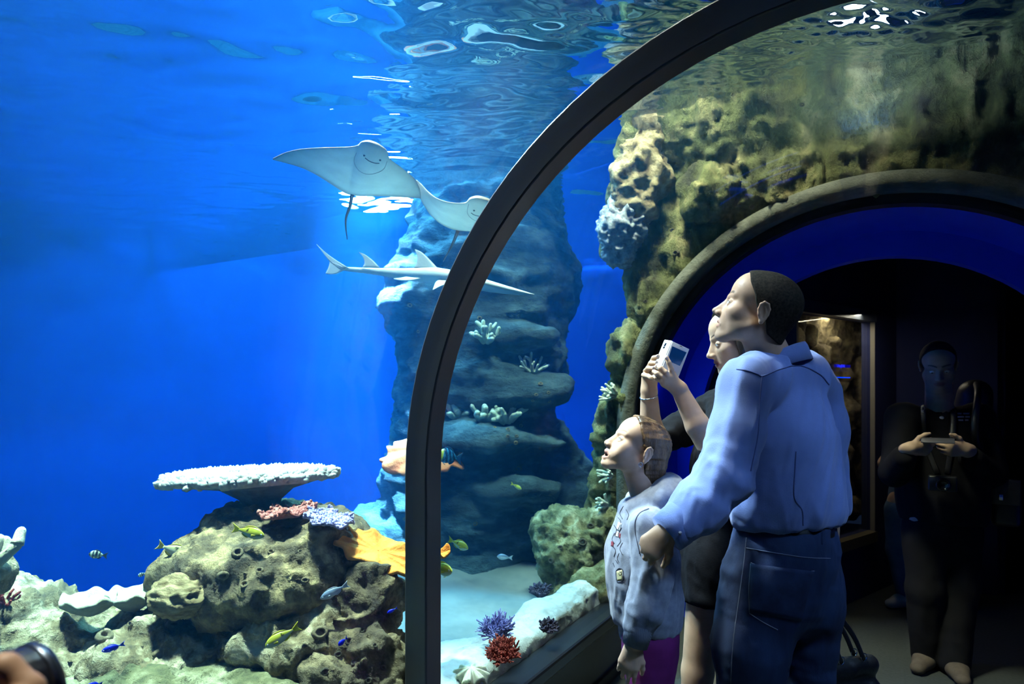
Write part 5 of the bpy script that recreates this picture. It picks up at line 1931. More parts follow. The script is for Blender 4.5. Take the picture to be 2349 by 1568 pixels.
seam('stitching', JB, [(1726, 1352), (1770, 1378), (1845, 1385)], M['stitch'], man, .0010)
# belt with loops
rows = []
bc = P(1802, 1226, 1.93); bc[2] = P(1802, 1229, 1.80)[2]
hb = .0175
th = np.linspace(0, 2 * np.pi, 60, endpoint=False)
for (dr, z) in ((.0, -hb), (.005, -hb), (.005, hb), (.0, hb)):
    rows.append(bc + np.outer(np.cos(th) * (.163 * .72 + dr), tf) + np.outer(np.sin(th) * (.163 + dr), tl) + UP * z)
v = np.concatenate(rows)
f = [(i * 60 + j, i * 60 + (j + 1) % 60, ((i + 1) % 4) * 60 + (j + 1) % 60, ((i + 1) % 4) * 60 + j) for i in range(4) for j in range(60)]
build('belt', v, f, M['belt'], man)
BB = bvh_of(v, f)
for px in (1724, 1884):
    r = hit(BB, px, 1228)
    if r:
        v, f = bevbox(r[0], (.010, .008, .048), .002, frame(-unit(ray(px, 1228))) @ np.array([[0, 1, 0], [-1, 0, 0], [0, 0, 1.0]]))
        build('belt_loop', v, f, M['denim'], man)
# shoes
def shoe(root, ankle, fwd, m, L=.27):
    fwd = unit(np.asarray(fwd) * np.array([1, 1, 0]))
    a = np.asarray(ankle) * np.array([1, 1, 0])
    s = SDF(*bounds([a - fwd * .12, a + fwd * .22, a + UP * .13], .07), .008)
    s.at((0, 0, 0))
    s.chain([a - fwd * .06 + UP * .045, a + fwd * .05 + UP * .042, a + fwd * (L - .12) + UP * .030], [.042, .046, .036], .03, sq=(UP, .85))
    s.cone(a + UP * .05, a + UP * .11, .044, .042, .03)
    s.half((0, 0, .0015), (0, 0, -1))
    v, f = s.mesh()
    return build('shoe', v, f, m, root)


shoe(man, P(1716, 1930, 1.90), tf + .3 * tl, M['shoe'])
shoe(man, P(1830, 1925, 2.03), tf - .1 * tl, M['shoe'])
# ---------------------------------------------------------------- girl in the grey hoodie
SKIN_G = C(226, 186, 156)
M['hair_brown'] = mat('brown_hair', (0.050, 0.024, 0.010), (0.28, 0.15, 0.060), scale=34, rough=.5, bump=.7, bscale=90, stretch=(1, 1, .25), lo=.38, hi=.7)
M['hoodie'] = mat('grey_marl_jersey', (0.22, 0.25, 0.33), (0.30, 0.33, 0.42), scale=60, rough=.9, sheen=.2, bump=.3, bscale=300)
M['rib_knit'] = mat('grey_rib_knit', (0.22, 0.25, 0.33), (0.28, 0.31, 0.40), scale=30, rough=.9, wave=(160, .8), bump=.2, bscale=200)
M['leggings'] = mat('magenta_leggings', (0.15, 0.008, 0.12), (0.21, 0.014, 0.17), scale=10, rough=.8)
M['ink'] = mat('dark_print_ink', (0.02, 0.02, 0.04), rough=.8)
M['ink_white'] = mat('white_print', (0.66, 0.70, 0.76), rough=.8)
M['ink_red'] = mat('red_print', (0.22, 0.03, 0.05), rough=.8)
M['ink_yellow'] = mat('pale_yellow_print', (0.55, 0.52, 0.28), rough=.8)
gd = 1.93
girl = empty('person', P(1490, 2066, gd) * np.array([1, 1, 0]), 'girl in a grey hoodie looking up with an open smile', 'person')
GO = P(1458, 1036, gd)
GR = face_frame(1458, 29, -19)
GS = 0.79
gf_ = unit(cv(-1, 0, .12))
gl_ = np.cross(UP, gf_)
s = SDF(*bounds([GO + UP * .12, GO - UP * .16, GO + RT * .09, GO - RT * .13, GO + FW * .09, GO - FW * .09], .03), .0018)
head_sdf(s, GO, GR, GS, 0.8, 1.0, nose=.45, kid=True)
neck(s, GO, GR, GS, P(1484, 1150, gd), .048, .054)
hv, hf = s.mesh()
hc = face_col(hv, GO, GR, GS, SKIN_G, C(206, 152, 134), C(140, 105, 72), .039, mouth=1.0, bth=.0026, lash=C(60, 42, 32))
GLS, GLE, GLW = P(1488, 1206, 1.83), P(1496, 1322, 1.79), P(1458, 1470, 1.785)
GRS, GRE, GRW = P(1488, 1206, 2.03), P(1500, 1318, 2.04), P(1470, 1470, 2.03)
s = SDF(*bounds([GLW, P(1430, 1560, 1.785)], .055), .0022)
s.at((0, 0, 0)).cone(GLE, GLW, .03, .022, .01)
hand_auto(s, P(1455, 1480, 1.785), unit(cv(-.28, -1, .05)), unit(cv(.35, 0, .9)), .72, (.12, .30, .25), .09, (.55, .35), 1, .024)
av, af = s.mesh()
s = SDF(*bounds([P(1400, 1130, gd), P(1580, 2060, gd)], .22), .013)
s.at((0, 0, 0))
s.chain([P(1482, 1235, gd), P(1480, 1290, gd), P(1484, 1400, gd), P(1490, 1450, gd)], [.07, .085, .085, .088], .03, sq=(gf_, .7))
s.chain([GLS, GLE, GLW], [.036, .03, .022], .02); s.chain([GRS, GRE, GRW], [.036, .03, .022], .02)
s.cone(P(1484, 1206, gd), GLS, .04, .032, .02); s.cone(P(1484, 1206, gd), GRS, .04, .032, .02); s.cone(P(1484, 1160, gd), P(1482, 1240, gd), .042, .06, .02)
for dd in (-.065, .065):
    s.chain([P(1490, 1460, gd + dd), P(1482, 1740, gd + dd), P(1500, 2010, gd + dd)], [.06, .045, .033], .02)
bv_, bf_ = s.mesh()
v, f = merge((hv, hf), (av, af), (bv_, bf_))
build('body', v, f, M['skin'], girl, col=np.concatenate([hc, np.tile(SKIN_G, (len(av) + len(bv_), 1))]))
eyes(girl, GO, GR, GS, (.86, .30, .40))
# teeth
th = np.linspace(-1.0, 1.0, 9)
for a in th:
    v, f = bevbox(GO + GS * (GR @ V3(.0835 + .008 * math.cos(a), .0165 * math.sin(a) * 1.05, -.0555)), (.004 * GS, .0044 * GS, .0068 * GS), .001, GR)
    build('tooth', v, f, M['tooth'], girl)
# hair: combed back cap and a low tail
s = SDF(*bounds([GO + UP * .12, GO - UP * .17, GO + RT * .13, GO - RT * .08, GO + FW * .09, GO - FW * .09], .03), .0026)
head_sdf(s, GO, GR, GS, ears=False, inf=.0060)
s.at(GO, GR, GS).cone((-.02, 0, -.01), (-.045, 0, -.055), .066, .050, .03)
inter(s, hair_cut(GO, GR, GS, [-.14, -.075, -.050, -.034, -.026, -.008, .000, .018, .042, .058, .070, .10], [-.085, -.078, -.055, -.02, .036, .030, .012, .045, .074, .104, .124, .14]))
s.at((0, 0, 0))
s.chain([P(1492, 1035, gd), P(1500, 1066, gd), P(1499, 1095, gd), P(1496, 1122, gd)], [.030, .030, .027, .022], .02)
v, f = s.mesh()
v = fold(v, f, .0022, 60, GR @ V3(-1, 0, .5), 8, 3)
build('hair', v, f, M['hair_brown'], girl)
v, f = tube([GO + GS * (GR @ (V3(-.010, .083, -.030) + .0075 * V3(math.cos(a), 0, math.sin(a) - 1))) for a in np.linspace(0, 2 * np.pi, 17)], .0011, 6, cap=False)
M['silver'] = mat('silver', (0.75, 0.75, 0.78), rough=.2, metal=1.0)
build('earring', v, f, M['silver'], girl)
# hoodie
s = SDF(*bounds([P(1395, 1110, gd), P(1570, 1455, gd), P(1480, 1300, 1.70), P(1480, 1300, 2.12)], .05), .0052)
s.at((0, 0, 0))
s.chain([P(1478, 1225, gd), P(1473, 1260, gd), P(1474, 1320, gd), P(1484, 1390, gd), P(1490, 1415, gd)], [.098, .116, .120, .118, .112], .03, sq=(gf_, .80))
s.cone(P(1480, 1190, gd), GLS, .064, .054, .03); s.cone(P(1480, 1190, gd), GRS, .064, .054, .03)
s.chain([GLS, GLE, P(1478, 1400, 1.785), GLW - .045 * unit(GLW - GLE)], [.054, .050, .046, .038], .008)
s.chain([GRS, GRE, P(1486, 1400, 2.03), GRW], [.060, .052, .046, .038], .015)
# hood lying on the shoulders
hr = []
for a in np.linspace(0, 2 * np.pi, 15):
    hr.append(P(1486, 1146, gd) + gf_ * (.060 * math.cos(a) - .006) + gl_ * .070 * math.sin(a) + UP * (-.030 * math.cos(a) + .004))
s.chain(hr, [.024 + .014 * (1 - math.cos(a)) / 2 for a in np.linspace(0, 2 * np.pi, 15)], .012)
s.ell(P(1528, 1180, gd), (.042, .066, .045), .03, R=np.stack([gf_, gl_, UP], 1))
s.cone(P(1476, 1090, gd), P(1482, 1150, gd), .044, .044, .004, 'sub')
s.half(P(1490, 1425, gd), unit(-UP + .12 * gf_))
v, f = s.mesh()
v = fold(v, f, .0045, 12, UP + .15 * gf_, 5, 3, octv=2)
v = fold(v, f, .0035, 24, UP - .3 * gf_, 4, 7, octv=2)
ne = np.exp(-(np.linalg.norm(v - P(1478, 1400, 1.785), axis=1) / .09) ** 2)
v = fold(v, f, .005, 22, gf_ + .4 * UP, 3, 11, ne, 2)
build('hoodie', v, f, M['hoodie'], girl)
GB = bvh_of(v, f)
# hem band and cuffs
cc = P(1489, 1420, gd)
th = np.linspace(0, 2 * np.pi, 48, endpoint=False)
rows = []
for (r, z) in ((.110, .016), (.116, .010), (.110, -.038), (.103, -.038), (.103, .01)):
    rows.append(cc + np.outer(np.cos(th) * r * .80, gf_) + np.outer(np.sin(th) * r, gl_) + np.outer(z - .012 * np.cos(th), UP))
v = np.concatenate(rows)
f = [(i * 48 + j, i * 48 + (j + 1) % 48, ((i + 1) % 5) * 48 + (j + 1) % 48, ((i + 1) % 5) * 48 + j) for i in range(5) for j in range(48)]
build('hem_band', v, f, M['rib_knit'], girl)
for W, E_, nm in ((GLW, GLE, 'cuff'), (GRW, GRE, 'cuff')):
    a = unit(W - E_)
    v, f = tube([W - a * .050, W - a * .035, W + a * .010, W + a * .010, W - a * .045], [.042, .0395, .035, .029, .031], 24, cap=False)
    build(nm, v, f, M['rib_knit'], girl)
M['seam_grey'] = mat('hoodie_seam', (0.10, 0.11, 0.16), rough=.9)
seam('seam', GB, [(1488, 1166), (1468, 1176), (1457, 1196), (1458, 1225), (1468, 1270)], M['seam_grey'], girl, .0016)
# printed drawing on the front
for q in ([(1412, 1180), (1424, 1196), (1418, 1214)], [(1430, 1160), (1422, 1176), (1428, 1190)], [(1406, 1200), (1414, 1214), (1410, 1228)], [(1426, 1210), (1418, 1226), (1424, 1240), (1416, 1252)], [(1404, 1250), (1412, 1262), (1408, 1276)],
          [(1428, 1244), (1422, 1258), (1428, 1272)], [(1412, 1284), (1418, 1292)], [(1406, 1290), (1410, 1300)], [(1436, 1168), (1442, 1180), (1438, 1192)], [(1420, 1268), (1416, 1280), (1420, 1290)], [(1410, 1222), (1404, 1236), (1409, 1246)]):
    seam('print_stroke', GB, q, M['ink'], girl, .0009, 10)
for q, m_ in (([(1418, 1196), (1426, 1200), (1422, 1218), (1413, 1214)], 'ink_white'), ([(1415, 1218), (1421, 1220), (1419, 1232), (1411, 1230)], 'ink_white'), ([(1402, 1240), (1408, 1242), (1407, 1254), (1401, 1252)], 'ink_red'), ([(1420, 1222), (1424, 1223), (1423, 1234), (1419, 1233)], 'ink_red'),
              ([(1414, 1310), (1427, 1306), (1428, 1330), (1416, 1332)], 'ink_yellow')):
    patch('print_patch', GB, q, M[m_], girl, 5, 6, .0005, .0004)
for q in ([(1413, 1309), (1420, 1303), (1429, 1307), (1430, 1322), (1428, 1332), (1416, 1334), (1413, 1320), (1413, 1309)], [(1421, 1310), (1426, 1314), (1422, 1319), (1419, 1314)]):
    seam('print_stroke', GB, q, M['ink'], girl, .0009, 22)
# leggings and shoes
s = SDF(*bounds([P(1440, 1420, gd), P(1550, 2030, gd)], .16), .009)
s.at((0, 0, 0))
s.chain([P(1490, 1415, gd), P(1490, 1480, gd)], [.104, .104], .02, sq=(gf_, .78))
for dd in (-.06, .06):
    s.chain([P(1492, 1470, gd + dd), P(1484, 1740, gd + dd), P(1500, 2000, gd + dd)], [.074, .054, .042], .02)
v, f = s.mesh()
v = fold(v, f, .003, 14, UP, 2, 41)
build('leggings', v, f, M['leggings'], girl)
for dd in (-.06, .06):
    shoe(girl, P(1500, 2010, gd + dd), gf_, M['shoe'], .22)
# ---------------------------------------------------------------- woman with the phone
SKIN_W = C(206, 168, 136)
M['black_dress'] = mat('black_dress_cloth', (0.004, 0.004, 0.006), (0.008, 0.008, 0.011), scale=8, rough=.9, spec=.15, bump=.3, bscale=200)
M['hair_black'] = mat('long_dark_hair', (0.006, 0.004, 0.003), (0.022, 0.014, 0.010), scale=40, rough=.45, bump=.6, bscale=90, stretch=(1, 1, .2))


def zp(x, y, d):
    return P(1450 + x * .12754, 750 + y * .12754, d)


wd = 2.2
wom = empty('person', P(1640, 1880, wd) * np.array([1, 1, 0]), 'woman in a black dress raising a white phone beside the man', 'person')
WO = P(1697, 784, wd)
WR = face_frame(1697, -14, -16)
WS = .93
wf = unit(cv(-.92, 0, .20))
wl = np.cross(UP, wf)
s = SDF(*bounds([WO + UP * .12, WO - UP * .20, WO + RT * .10, WO - RT * .13, WO + FW * .09, WO - FW * .10], .03), .0021)
head_sdf(s, WO, WR, WS, 1.0, 0.0, nose=.8, ears=False, eo=.5)
neck(s, WO, WR, WS, P(1695, 900, wd), .046, .054)
hv, hf = s.mesh()
hc = face_col(hv, WO, WR, WS, SKIN_W, C(172, 112, 104), C(40, 26, 20), .040, mouth=0, bth=.0030, lash=C(30, 20, 16), eo=.5)
# arms and hands
L_SH, L_EL, L_WR = P(1690, 935, 2.10), P(1642, 1046, 2.03), zp(850, 1120, 2.055)
R_SH, R_EL, R_WR = P(1640, 932, 2.34), P(1512, 1012, 2.22), zp(305, 1130, 2.17)
s = SDF(*bounds([L_WR, zp(600, 520, 2.05), zp(360, 900, 2.06), P(1640, 1010, 2.03)], .04), .0021)
s.at((0, 0, 0))
s.chain([L_EL, P(1600, 975, 2.04), L_WR], [.040, .037, .0255], .01, sq=(FW, .9))
pc = zp(700, 960, 2.052)
for (pts, r) in (([zp(735, 890, 2.045), zp(705, 765, 2.04), zp(662, 640, 2.04), zp(622, 550, 2.045)], .0080),
                 ([zp(665, 905, 2.045), zp(600, 815, 2.035), zp(515, 740, 2.04), zp(455, 690, 2.06)], .0082),
                 ([zp(615, 955, 2.047), zp(540, 885, 2.04), zp(455, 835, 2.045), zp(390, 798, 2.065)], .0080),
                 ([zp(575, 1010, 2.05), zp(505, 955, 2.045), zp(440, 915, 2.05), zp(392, 885, 2.068)], .0070)):
    s.cone(L_WR, pts[0], .0185, .0125, .012)
    s.chain(pts, [r * 1.15, r * 1.05, r * .98, r * .85], .003)
s.chain([zp(790, 1040, 2.07), zp(740, 900, 2.085), zp(730, 800, 2.10)], [.014, .011, .009], .008)
lv, lf = s.mesh()
s = SDF(*bounds([R_WR, zp(400, 500, 2.15), zp(180, 860, 2.16), R_EL], .05), .0021)
s.at((0, 0, 0))
s.chain([R_EL, P(1492, 970, 2.19), R_WR], [.038, .035, .027], .01)
for (pts, r) in (([zp(330, 850, 2.165), zp(352, 640, 2.165), zp(392, 555, 2.15), zp(472, 526, 2.125)], .0082),
                 ([zp(300, 870, 2.165), zp(305, 720, 2.16), zp(338, 648, 2.145), zp(452, 645, 2.115)], .0084),
                 ([zp(270, 900, 2.165), zp(248, 790, 2.155), zp(288, 742, 2.14), zp(402, 740, 2.105)], .0082),
                 ([zp(255, 930, 2.165), zp(213, 862, 2.15), zp(285, 880, 2.12), zp(372, 925, 2.09)], .0078)):
    s.cone(R_WR, pts[0], .020, .0135, .012)
    s.chain(pts, [r * 1.15, r * 1.08, r, r * .88], .003)
s.chain([zp(380, 1000, 2.17), zp(440, 860, 2.16), zp(470, 760, 2.15)], [.014, .011, .009], .008)
rv, rf = s.mesh()
s = SDF(*bounds([P(1560, 880, wd), P(1720, 1870, wd)], .25), .014)
s.at((0, 0, 0))
s.chain([P(1678, 1000, wd), P(1662, 1060, wd), P(1650, 1150, wd), P(1640, 1280, wd)], [.09, .10, .09, .115], .04, sq=(wf, .70))
s.cone(P(1690, 890, wd), P(1680, 1000, wd), .05, .08, .03)
s.chain([L_SH, L_EL], [.042, .036], .02); s.chain([R_SH, R_EL], [.042, .036], .02)
s.cone(P(1682, 945, wd), L_SH, .042, .040, .02); s.cone(P(1682, 945, wd), R_SH, .042, .040, .02)
s.chain([P(1618, 1370, 2.15), P(1600, 1540, 2.16), P(1594, 1640, 2.16), P(1602, 1850, 2.18)], [.062, .050, .052, .034], .02)
s.chain([P(1660, 1370, 2.26), P(1668, 1540, 2.28), P(1664, 1640, 2.28), P(1668, 1830, 2.30)], [.062, .052, .054, .034], .02)
bv_, bf_ = s.mesh()
v, f = merge((hv, hf), (lv, lf), (rv, rf), (bv_, bf_))
build('body', v, f, M['skin'], wom, col=np.concatenate([hc, np.tile(SKIN_W, (len(lv) + len(rv) + len(bv_), 1))]))
eyes(wom, WO, WR, WS, (.9, 0, -.35))
for (x, y, d, r) in ((618, 558, 2.036, 0), (458, 520, 2.118, 0), (440, 634, 2.108, 0), (386, 735, 2.098, 0), (450, 700, 2.052, 0)):
    c = zp(x, y, d)
    R = frame(-unit(c - CAM))
    v, f = icos((0, 0, 0), (.0022, .0048, .0062), 2)
    build('nail', v @ R.T + c, f, M['nail'], wom)
# ring and bracelet
v, f = tube([zp(445, 838, 2.047) + .0092 * (math.cos(a) * unit(zp(420, 880, 2.047) - zp(470, 790, 2.047)) + math.sin(a) * FW) for a in np.linspace(0, 2 * np.pi, 17)], .0012, 6, cap=False)
build('ring', v, f, M['silver'], wom)
ba = unit(R_WR - R_EL)
b1 = unit(np.cross(ba, FW)); b2 = np.cross(ba, b1)
bc = zp(300, 1240, 2.172)
v, f = tube([bc + .0295 * (math.cos(a) * b1 + math.sin(a) * b2) for a in np.linspace(0, 2 * np.pi, 31)], .0020, 8, cap=False)
build('bracelet', v, f, M['silver'], wom)
# hair
s = SDF(*bounds([WO + UP * .13, WO - UP * .26, WO + RT * .13, WO - RT * .08, WO + FW * .11, WO - FW * .11], .03), .0036)
head_sdf(s, WO, WR, WS, ears=False, inf=.010)
s.at(WO, WR, WS)
for y in (-1, 1):
    s.chain([(.000, y * .068, .05), (.016, y * .070, -.02), (.004, y * .066, -.10), (-.03, y * .064, -.19)], [.030, .026, .030, .034], .02)
s.chain([(-.05, 0, 0), (-.065, 0, -.10), (-.07, 0, -.20)], [.07, .065, .06], .03)
s.ell((.088, 0, .01), (.066, .062, .122), .004, 'sub')
inter(s, hair_cut(WO, WR, WS, [-.2, .020, .034, .050, .066, .085], [-.40, -.40, .03, .085, .118, .14]))
v, f = s.mesh()
v = fold(v, f, .003, 40, UP, 8, 3)
build('hair', v, f, M['hair_black'], wom)
# dress with elbow sleeves
s = SDF(*bounds([P(1545, 880, wd), P(1730, 1380, wd), L_SH, R_EL, P(1650, 1300, 2.0), P(1650, 1300, 2.42)], .06), .0075)
s.at((0, 0, 0))
s.chain([P(1682, 990, wd), P(1664, 1060, wd), P(1652, 1150, wd), P(1640, 1270, wd), P(1632, 1350, wd)], [.116, .126, .108, .142, .152], .04, sq=(wf, .76))
s.cone(P(1684, 930, wd), L_SH, .062, .056, .03); s.cone(P(1684, 930, wd), R_SH, .062, .056, .03)
s.chain([L_SH, P(1660, 1000, 2.05), L_EL], [.056, .051, .047], .02)
s.chain([R_SH, P(1560, 985, 2.28), P(1508, 1008, 2.225)], [.056, .052, .047], .02)
s.cone(P(1694, 840, wd), P(1690, 915, wd), .05, .055, .003, 'sub')
s.half(P(1620, 1362, wd), (0, 0, -1))
s.half(P(1501, 1000, 2.21), unit(P(1490, 960, 2.19) - P(1508, 1008, 2.225)))
v, f = s.mesh()
v = fold(v, f, .006, 8, UP, 4, 5)
v = fold(v, f, .004, 18, UP + .5 * wf, 3, 8)
build('dress', v, f, M['black_dress'], wom)
for (px, d) in ((1600, 2.18), (1668, 2.30)):
    shoe(wom, P(px, 1850, d), wf, M['shoe'], .24)

# ---------------------------------------------------------------- phone in its white flip case
ph = empty('smartphone', zp(700, 560, 2.10), 'white smartphone in an open flip case held up in both hands', 'phone')
M['case'] = mat('white_phone_case', (0.72, 0.72, 0.74), rough=.4)
M['case_window'] = mat('dark_blue_screen', (0.006, 0.06, 0.16), rough=.08, spec=.6)
M['lens_black'] = mat('black_glass', (0.006, 0.006, 0.008), rough=.1)


def slab(name, B, Cx, Ex, th, m, parent, nrm_sign=1):
    """rounded plate spanned from corner B along B->C and B->E"""
    a, b = Cx - B, Ex - B
    la, lb = np.linalg.norm(a), np.linalg.norm(b)
    x = a / la
    y = unit(b - x * (b @ x))
    z = np.cross(x, y)
    R = np.stack([x, y, z], 1)
    c = B + a / 2 + b / 2
    v, f = bevbox((0, 0, 0), (la, lb, th), min(th * .45, .004), None, 2)
    sh = (b @ x) / lb
    v[:, 0] += v[:, 1] * sh
    return build(name, v @ R.T + c, f, m, parent), R, c


B_, C_, E_ = zp(722, 258, 2.095), zp(1026, 398, 2.120), zp(520, 770, 2.072)
cover, CR, cc_ = slab('cover', B_, C_, E_, .004, M['case'], ph)
A_ = zp(592, 236, 2.150)
back, BR, bc_ = slab('back_shell', B_, A_, E_, .009, M['case'], ph)
win_n = CR[:, 2] if CR[:, 2] @ (CAM - cc_) > 0 else -CR[:, 2]
q = [zp(x, y, d) + win_n * .0030 for x, y, d in ((712, 345, 2.094), (965, 457, 2.115), (846, 698, 2.102), (640, 600, 2.082))]
q4 = np.array(q)
g = np.array([[(q4[0] * (1 - b) + q4[1] * b) * (1 - a) + (q4[3] * (1 - b) + q4[2] * b) * a for b in np.linspace(0, 1, 4)] for a in np.linspace(0, 1, 4)])
ctrp = cc_ + win_n * .0026
g = g - ((g - ctrp) @ win_n)[..., None] * win_n
v, f = solid_sheet(g, win_n, .0012)
build('screen', v, f, M['case_window'], ph, smooth=False)
slot = zp(865, 346, 2.108)
v, f = bevbox(slot - ((slot - ctrp) @ win_n) * win_n, (.010, .0018, .0012), .0004, CR)
build('speaker_slot', v, f, M['lens_black'], ph)
bn = BR[:, 2] if BR[:, 2] @ (CAM - bc_) > 0 else -BR[:, 2]
pl = bc_ + bn * .0046
for (x, y, sx) in ((597, 315, .010), (573, 366, .006)):
    p = zp(x, y, 2.13)
    p = p + ray(1450 + x * .12754, 750 + y * .12754) * (((pl - p) @ bn) / (ray(1450 + x * .12754, 750 + y * .12754) @ bn))
    v, f = bevbox((0, 0, 0), (.012, sx * 1.2, .0016), .0006)
    build('camera_lens', v @ BR.T + p, f, M['lens_black'], ph)
# ---------------------------------------------------------------- bag in the man's hand
M['bag'] = mat('black_bag_leather', (0.008, 0.008, 0.010), (0.014, 0.014, 0.016), scale=20, rough=.4, bump=.3, bscale=120)
bg = empty('handbag', P(1945, 1690, 2.12), 'black handbag with steel rings hanging from the man by its straps', 'bag')
Rb = np.stack([unit(cv(.95, 0, .3)), unit(cv(-.3, 0, .95)), UP], 1)
bt = P(1945, 1508, 2.12)
bw = 150 * 2.12 / F_PX
s = SDF(*bounds([bt - RT * .16, bt + RT * .16, bt - UP * .30, bt + FW * .08, bt - FW * .08], .04), .007)
s.at(bt, Rb)
s.chain([(-.09, 0, -.03), (.09, 0, -.03)], [.028, .028], .03)
s.chain([(-.085, 0, -.12), (.085, 0, -.12)], [.044, .044], .05)
s.chain([(-.08, 0, -.20), (.08, 0, -.20)], [.048, .048], .05)
v, f = s.mesh()
v = fold(v, f, .003, 9, UP, 2, 3)
build('bag_body', v, f, M['bag'], bg)
hp = RWR - UP * .085
for y in (-.02, .02):
    for x0 in (-.045, .045):
        p = spline([bt + Rb @ V3(x0, y, -.005), bt * .55 + hp * .45 + Rb @ V3(x0 * .9, y, 0), hp + Rb @ V3(x0 * .2, y * .5, .008)], 14)
        v, f = tube(p, .0085, 8, flat=(Rb[:, 1], .35))
        build('strap', v, f, M['bag'], bg)
    for x0 in (-.045, .045):
        v, f = tube([bt + Rb @ V3(x0, y, .004) + .012 * (Rb[:, 0] * math.cos(a) + UP * math.sin(a)) for a in np.linspace(0, 2 * np.pi, 15)], .0022, 6, cap=False)
        build('ring', v, f, M['silver'], bg)
v, f = tube(spline([bt + Rb @ V3(-.09, -.050, -.085), bt + Rb @ V3(0, -.056, -.088), bt + Rb @ V3(.04, -.054, -.086)], 12), .0016, 6)
build('zipper', v, f, M['silver'], bg)

# ---------------------------------------------------------------- man in black in the portal
SKIN_D = C(176, 148, 124)
M['black_jacket'] = mat('black_jacket_cloth', (0.004, 0.004, 0.006), (0.008, 0.008, 0.010), scale=8, rough=.9, spec=.15, bump=.3, bscale=150)
M['dark_trousers'] = mat('charcoal_trousers', (0.006, 0.006, 0.008), (0.011, 0.011, 0.013), scale=6, rough=.9, spec=.15)
M['shoe_brown'] = mat('brown_suede', (0.075, 0.055, 0.040), (0.11, 0.085, 0.06), scale=20, rough=.85)
M['print_grey'] = mat('grey_print', (0.30, 0.32, 0.38), rough=.8)
dd_ = 3.42
dm = empty('person', P(2158, 1525, 3.42) * np.array([1, 1, 0]), 'man in black standing in the blue portal looking down at his phone', 'person')
k = (2152 - 1174.5) / F_PX
tocam = -unit(FW + k * RT)
lf_ = np.cross(UP, tocam)
t = math.radians(-22)
DO = P(2152, 842, dd_)
DR = frame(tocam * math.cos(t) + UP * math.sin(t) + lf_ * .06, UP * math.cos(t) - tocam * math.sin(t))
DS = 1.0
s = SDF(*bounds([DO + UP * .13, DO - UP * .22, DO + RT * .09, DO - RT * .09, DO + FW * .12, DO - FW * .13], .035), .0034)
head_sdf(s, DO, DR, DS, 0, 0, nose=1.0)
neck(s, DO, DR, DS, P(2155, 945, dd_), .058, .066)
hv, hf = s.mesh()
hc = face_col(hv, DO, DR, DS, SKIN_D, C(150, 110, 100), C(60, 50, 40), .037, stub=C(130, 115, 100))
A1, A2, A3 = P(2072, 962, dd_), P(2052, 1080, 3.36), P(2088, 1028, 3.18)
B1, B2, B3 = P(2240, 962, dd_), P(2268, 1085, 3.36), P(2214, 1030, 3.18)
s = SDF(*bounds([P(2060, 980, 3.15), P(2245, 1050, 3.15)], .10), .0034)
s.at((0, 0, 0))
s.cone(A2, A3, .04, .03, .01); s.cone(B2, B3, .04, .03, .01)
hand_auto(s, A3, unit(cv(.95, .05, -.12)), unit(cv(.2, .25, .9)), .95, (.45, .6, .5), .04, (.9, .1), 1)
hand_auto(s, B3, unit(cv(-.95, .05, -.12)), unit(cv(-.2, .25, .9)), .95, (.45, .6, .5), .04, (.9, .1), -1)
av, af = s.mesh()
s = SDF(*bounds([P(2030, 920, dd_), P(2290, 1530, dd_)], .25), .018)
s.at((0, 0, 0))
s.chain([P(2155, 1035, dd_), P(2158, 1100, dd_), P(2160, 1170, dd_)], [.13, .14, .14], .04, sq=(tocam, .66))
s.chain([A1, A2, A3], [.05, .042, .032], .02); s.chain([B1, B2, B3], [.05, .042, .032], .02)
s.cone(P(2155, 980, dd_), A1, .055, .05, .02); s.cone(P(2155, 980, dd_), B1, .055, .05, .02)
s.cone(P(2154, 940, dd_), P(2155, 1040, dd_), .055, .10, .03)
s.chain([P(2122, 1190, dd_), P(2122, 1350, dd_ - .02), P(2126, 1495, dd_)], [.085, .06, .042], .03)
s.chain([P(2198, 1190, dd_), P(2196, 1350, dd_ - .04), P(2190, 1520, dd_ - .1)], [.085, .06, .042], .03)
bv_, bf_ = s.mesh()
v, f = merge((hv, hf), (av, af), (bv_, bf_))
build('body', v, f, M['skin'], dm, col=np.concatenate([hc, np.tile(SKIN_D, (len(av) + len(bv_), 1))]))
eyes(dm, DO, DR, DS, (.85, 0, -.5))
s = SDF(*bounds([DO + UP * .14, DO - UP * .12, DO + RT * .1, DO - RT * .1, DO + FW * .12, DO - FW * .11], .03), .0042)
head_sdf(s, DO, DR, DS, ears=False, inf=.005)
inter(s, hair_cut(DO, DR, DS, [-.14, -.085, -.045, -.030, -.022, -.004, .004, .022, .046, .058, .070, .10], [-.085, -.078, -.055, -.02, .035, .006, .012, .055, .088, .118, .130, .15]))
v, f = s.mesh()
build('hair', v, f, M['hair_dark'], dm)
s = SDF(*bounds([P(2030, 910, dd_), P(2300, 1200, dd_), P(2160, 1050, 3.1), P(2160, 1050, 3.7)], .08), .010)
s.at((0, 0, 0))
s.chain([P(2155, 1020, dd_), P(2157, 1080, dd_), P(2160, 1150, dd_), P(2160, 1185, dd_)], [.172, .190, .192, .185], .04, sq=(tocam, .72))
s.cone(P(2155, 975, dd_), A1, .075, .078, .04); s.cone(P(2155, 975, dd_), B1, .075, .078, .04)
s.chain([A1, A2, P(2074, 1048, 3.22)], [.082, .072, .052], .02); s.chain([B1, B2, P(2228, 1050, 3.22)], [.082, .072, .052], .02)
s.cone(P(2152, 890, dd_ - .02), P(2155, 940, dd_), .062, .062, .004, 'sub')
s.half(P(2160, 1195, dd_), (0, 0, -1))
v, f = s.mesh()
v = fold(v, f, .006, 8, UP, 3, 4)
build('jacket', v, f, M['black_jacket'], dm)
DB = bvh_of(v, f)
